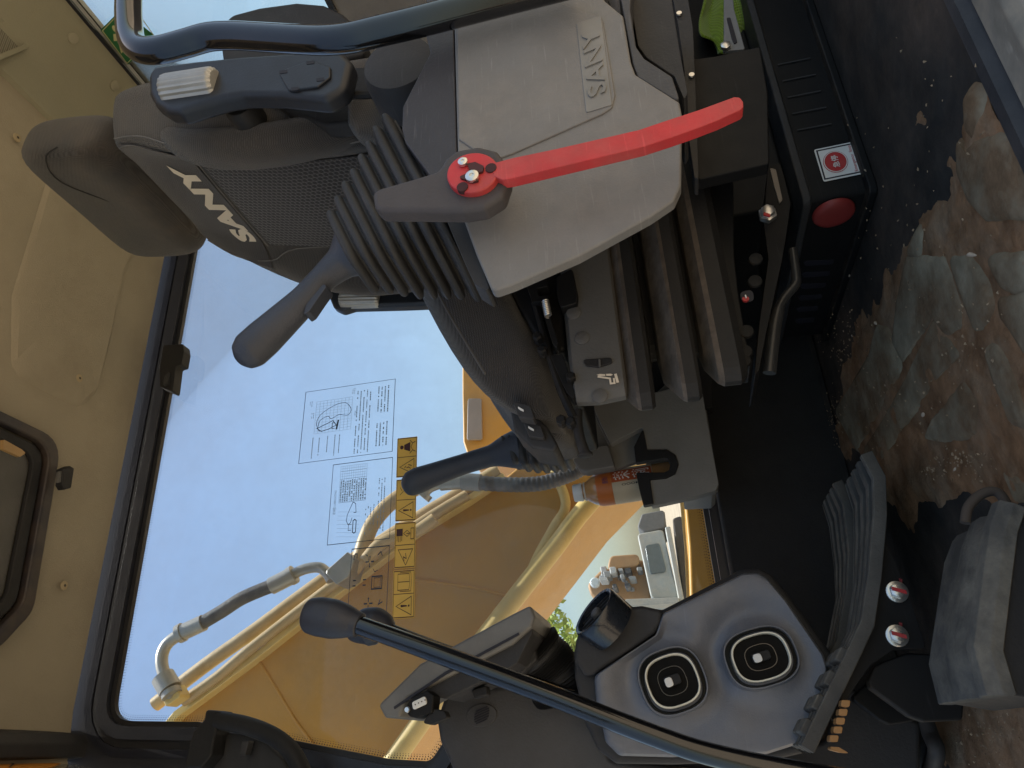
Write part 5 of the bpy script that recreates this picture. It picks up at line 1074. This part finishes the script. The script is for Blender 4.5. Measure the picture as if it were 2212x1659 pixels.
for i in range(26):
    x, y, s = re_.uniform(1302, 1392), re_.uniform(1226, 1275), re_.uniform(4, 11); el = re_.uniform(.5, 1.6)
    mk('engine_part', slab([(x-s, y-s*.6*el), (x+s*.8, y-s*.7*el), (x+s, y+s*.5*el), (x-s*.7, y+s*.7*el)], .3, .02, Y=YY+.9+.03*i), M('grey_engine_%d' % (i % 3), ((.24, .24, .23), (.42, .42, .40), (.09, .09, .09))[i % 3], .5, dust=.3), oe, bevel=.015)
mk('lamp', lathe(P(1286, 1260, Y=YY+1.4), (0, -1, 0), [(0, .07), (.06, .07), (.08, .05), (.08, .01)], 16), M('lamp_glass', (.5, .55, .55), .15), oe)
# bush and trees at the yard edge
def leaf_cloud(c, rad, n, s, seed):
    r = random.Random(seed); v, f = [], []; cl = [V(r.gauss(0, .45)*rad[0], r.gauss(0, .45)*rad[1], r.gauss(0, .42)*rad[2]) for _ in range(22)]
    for i in range(n):
        p = c+r.choice(cl)+V(r.gauss(0, .16)*rad[0], r.gauss(0, .16)*rad[1], r.gauss(0, .16)*rad[2])
        d = V(r.uniform(-1, 1), r.uniform(-1, 1), r.uniform(-.4, 1)).normalized(); e = d.orthogonal().normalized(); e = Matrix.Rotation(r.uniform(0, 6.28), 3, d) @ e; g = d.cross(e); ss = s*r.uniform(.6, 1.3); k = len(v)
        v += [p-e*ss, p+g*ss*.4, p+e*ss, p-g*ss*.4]; f.append([k, k+1, k+2, k+3])
    return v, f
LEAF = M('lime_leaf', (.30, .38, .045), .6, var=.4, vs_=3, bump=0); LEAFD = M('yard_tree_leaf', (.06, .09, .03), .7, var=.4, vs_=1.5, bump=0); BARK = M('bark', (.10, .075, .05), .9, bump=.6, bs=20)
def plant(name, lab, cat, px, py, Y, rad, n, s, seed, mat, group=None):
    c = P(px, py, Y=Y); t = thing(name, lab, cat, (c.x, c.y, -1.3), group)
    mk('crown', leaf_cloud(c, rad, n, s, seed), mat, t, flat=True)
    pts = [V(c.x, c.y, -1.35), V(c.x+.05, c.y, (c.z-1.3)/2), V(c.x, c.y, c.z+rad[2]*.3)]
    mk('trunk', tube(cr(pts, 4), [rad[0]*.10-.006*i*rad[0] for i in range(9)], 8), BARK, t)
    for k in range(5):
        a = k*1.3; q = pts[1].lerp(pts[2], .3+.13*k); mk('limb', tube([q, q+V(math.cos(a)*rad[0]*.35, math.sin(a)*rad[1]*.35, rad[2]*.25), q+V(math.cos(a)*rad[0]*.6, math.sin(a)*rad[1]*.6, rad[2]*.6)], [rad[0]*.03, rad[0]*.02, rad[0]*.008], 6), BARK, t)
    return t
plant('bush', 'lime green bush seen past the monitor neck', 'bush', 1225, 1445, 5.5, (.35, .4, .22), 2600, .035, 11, LEAF)
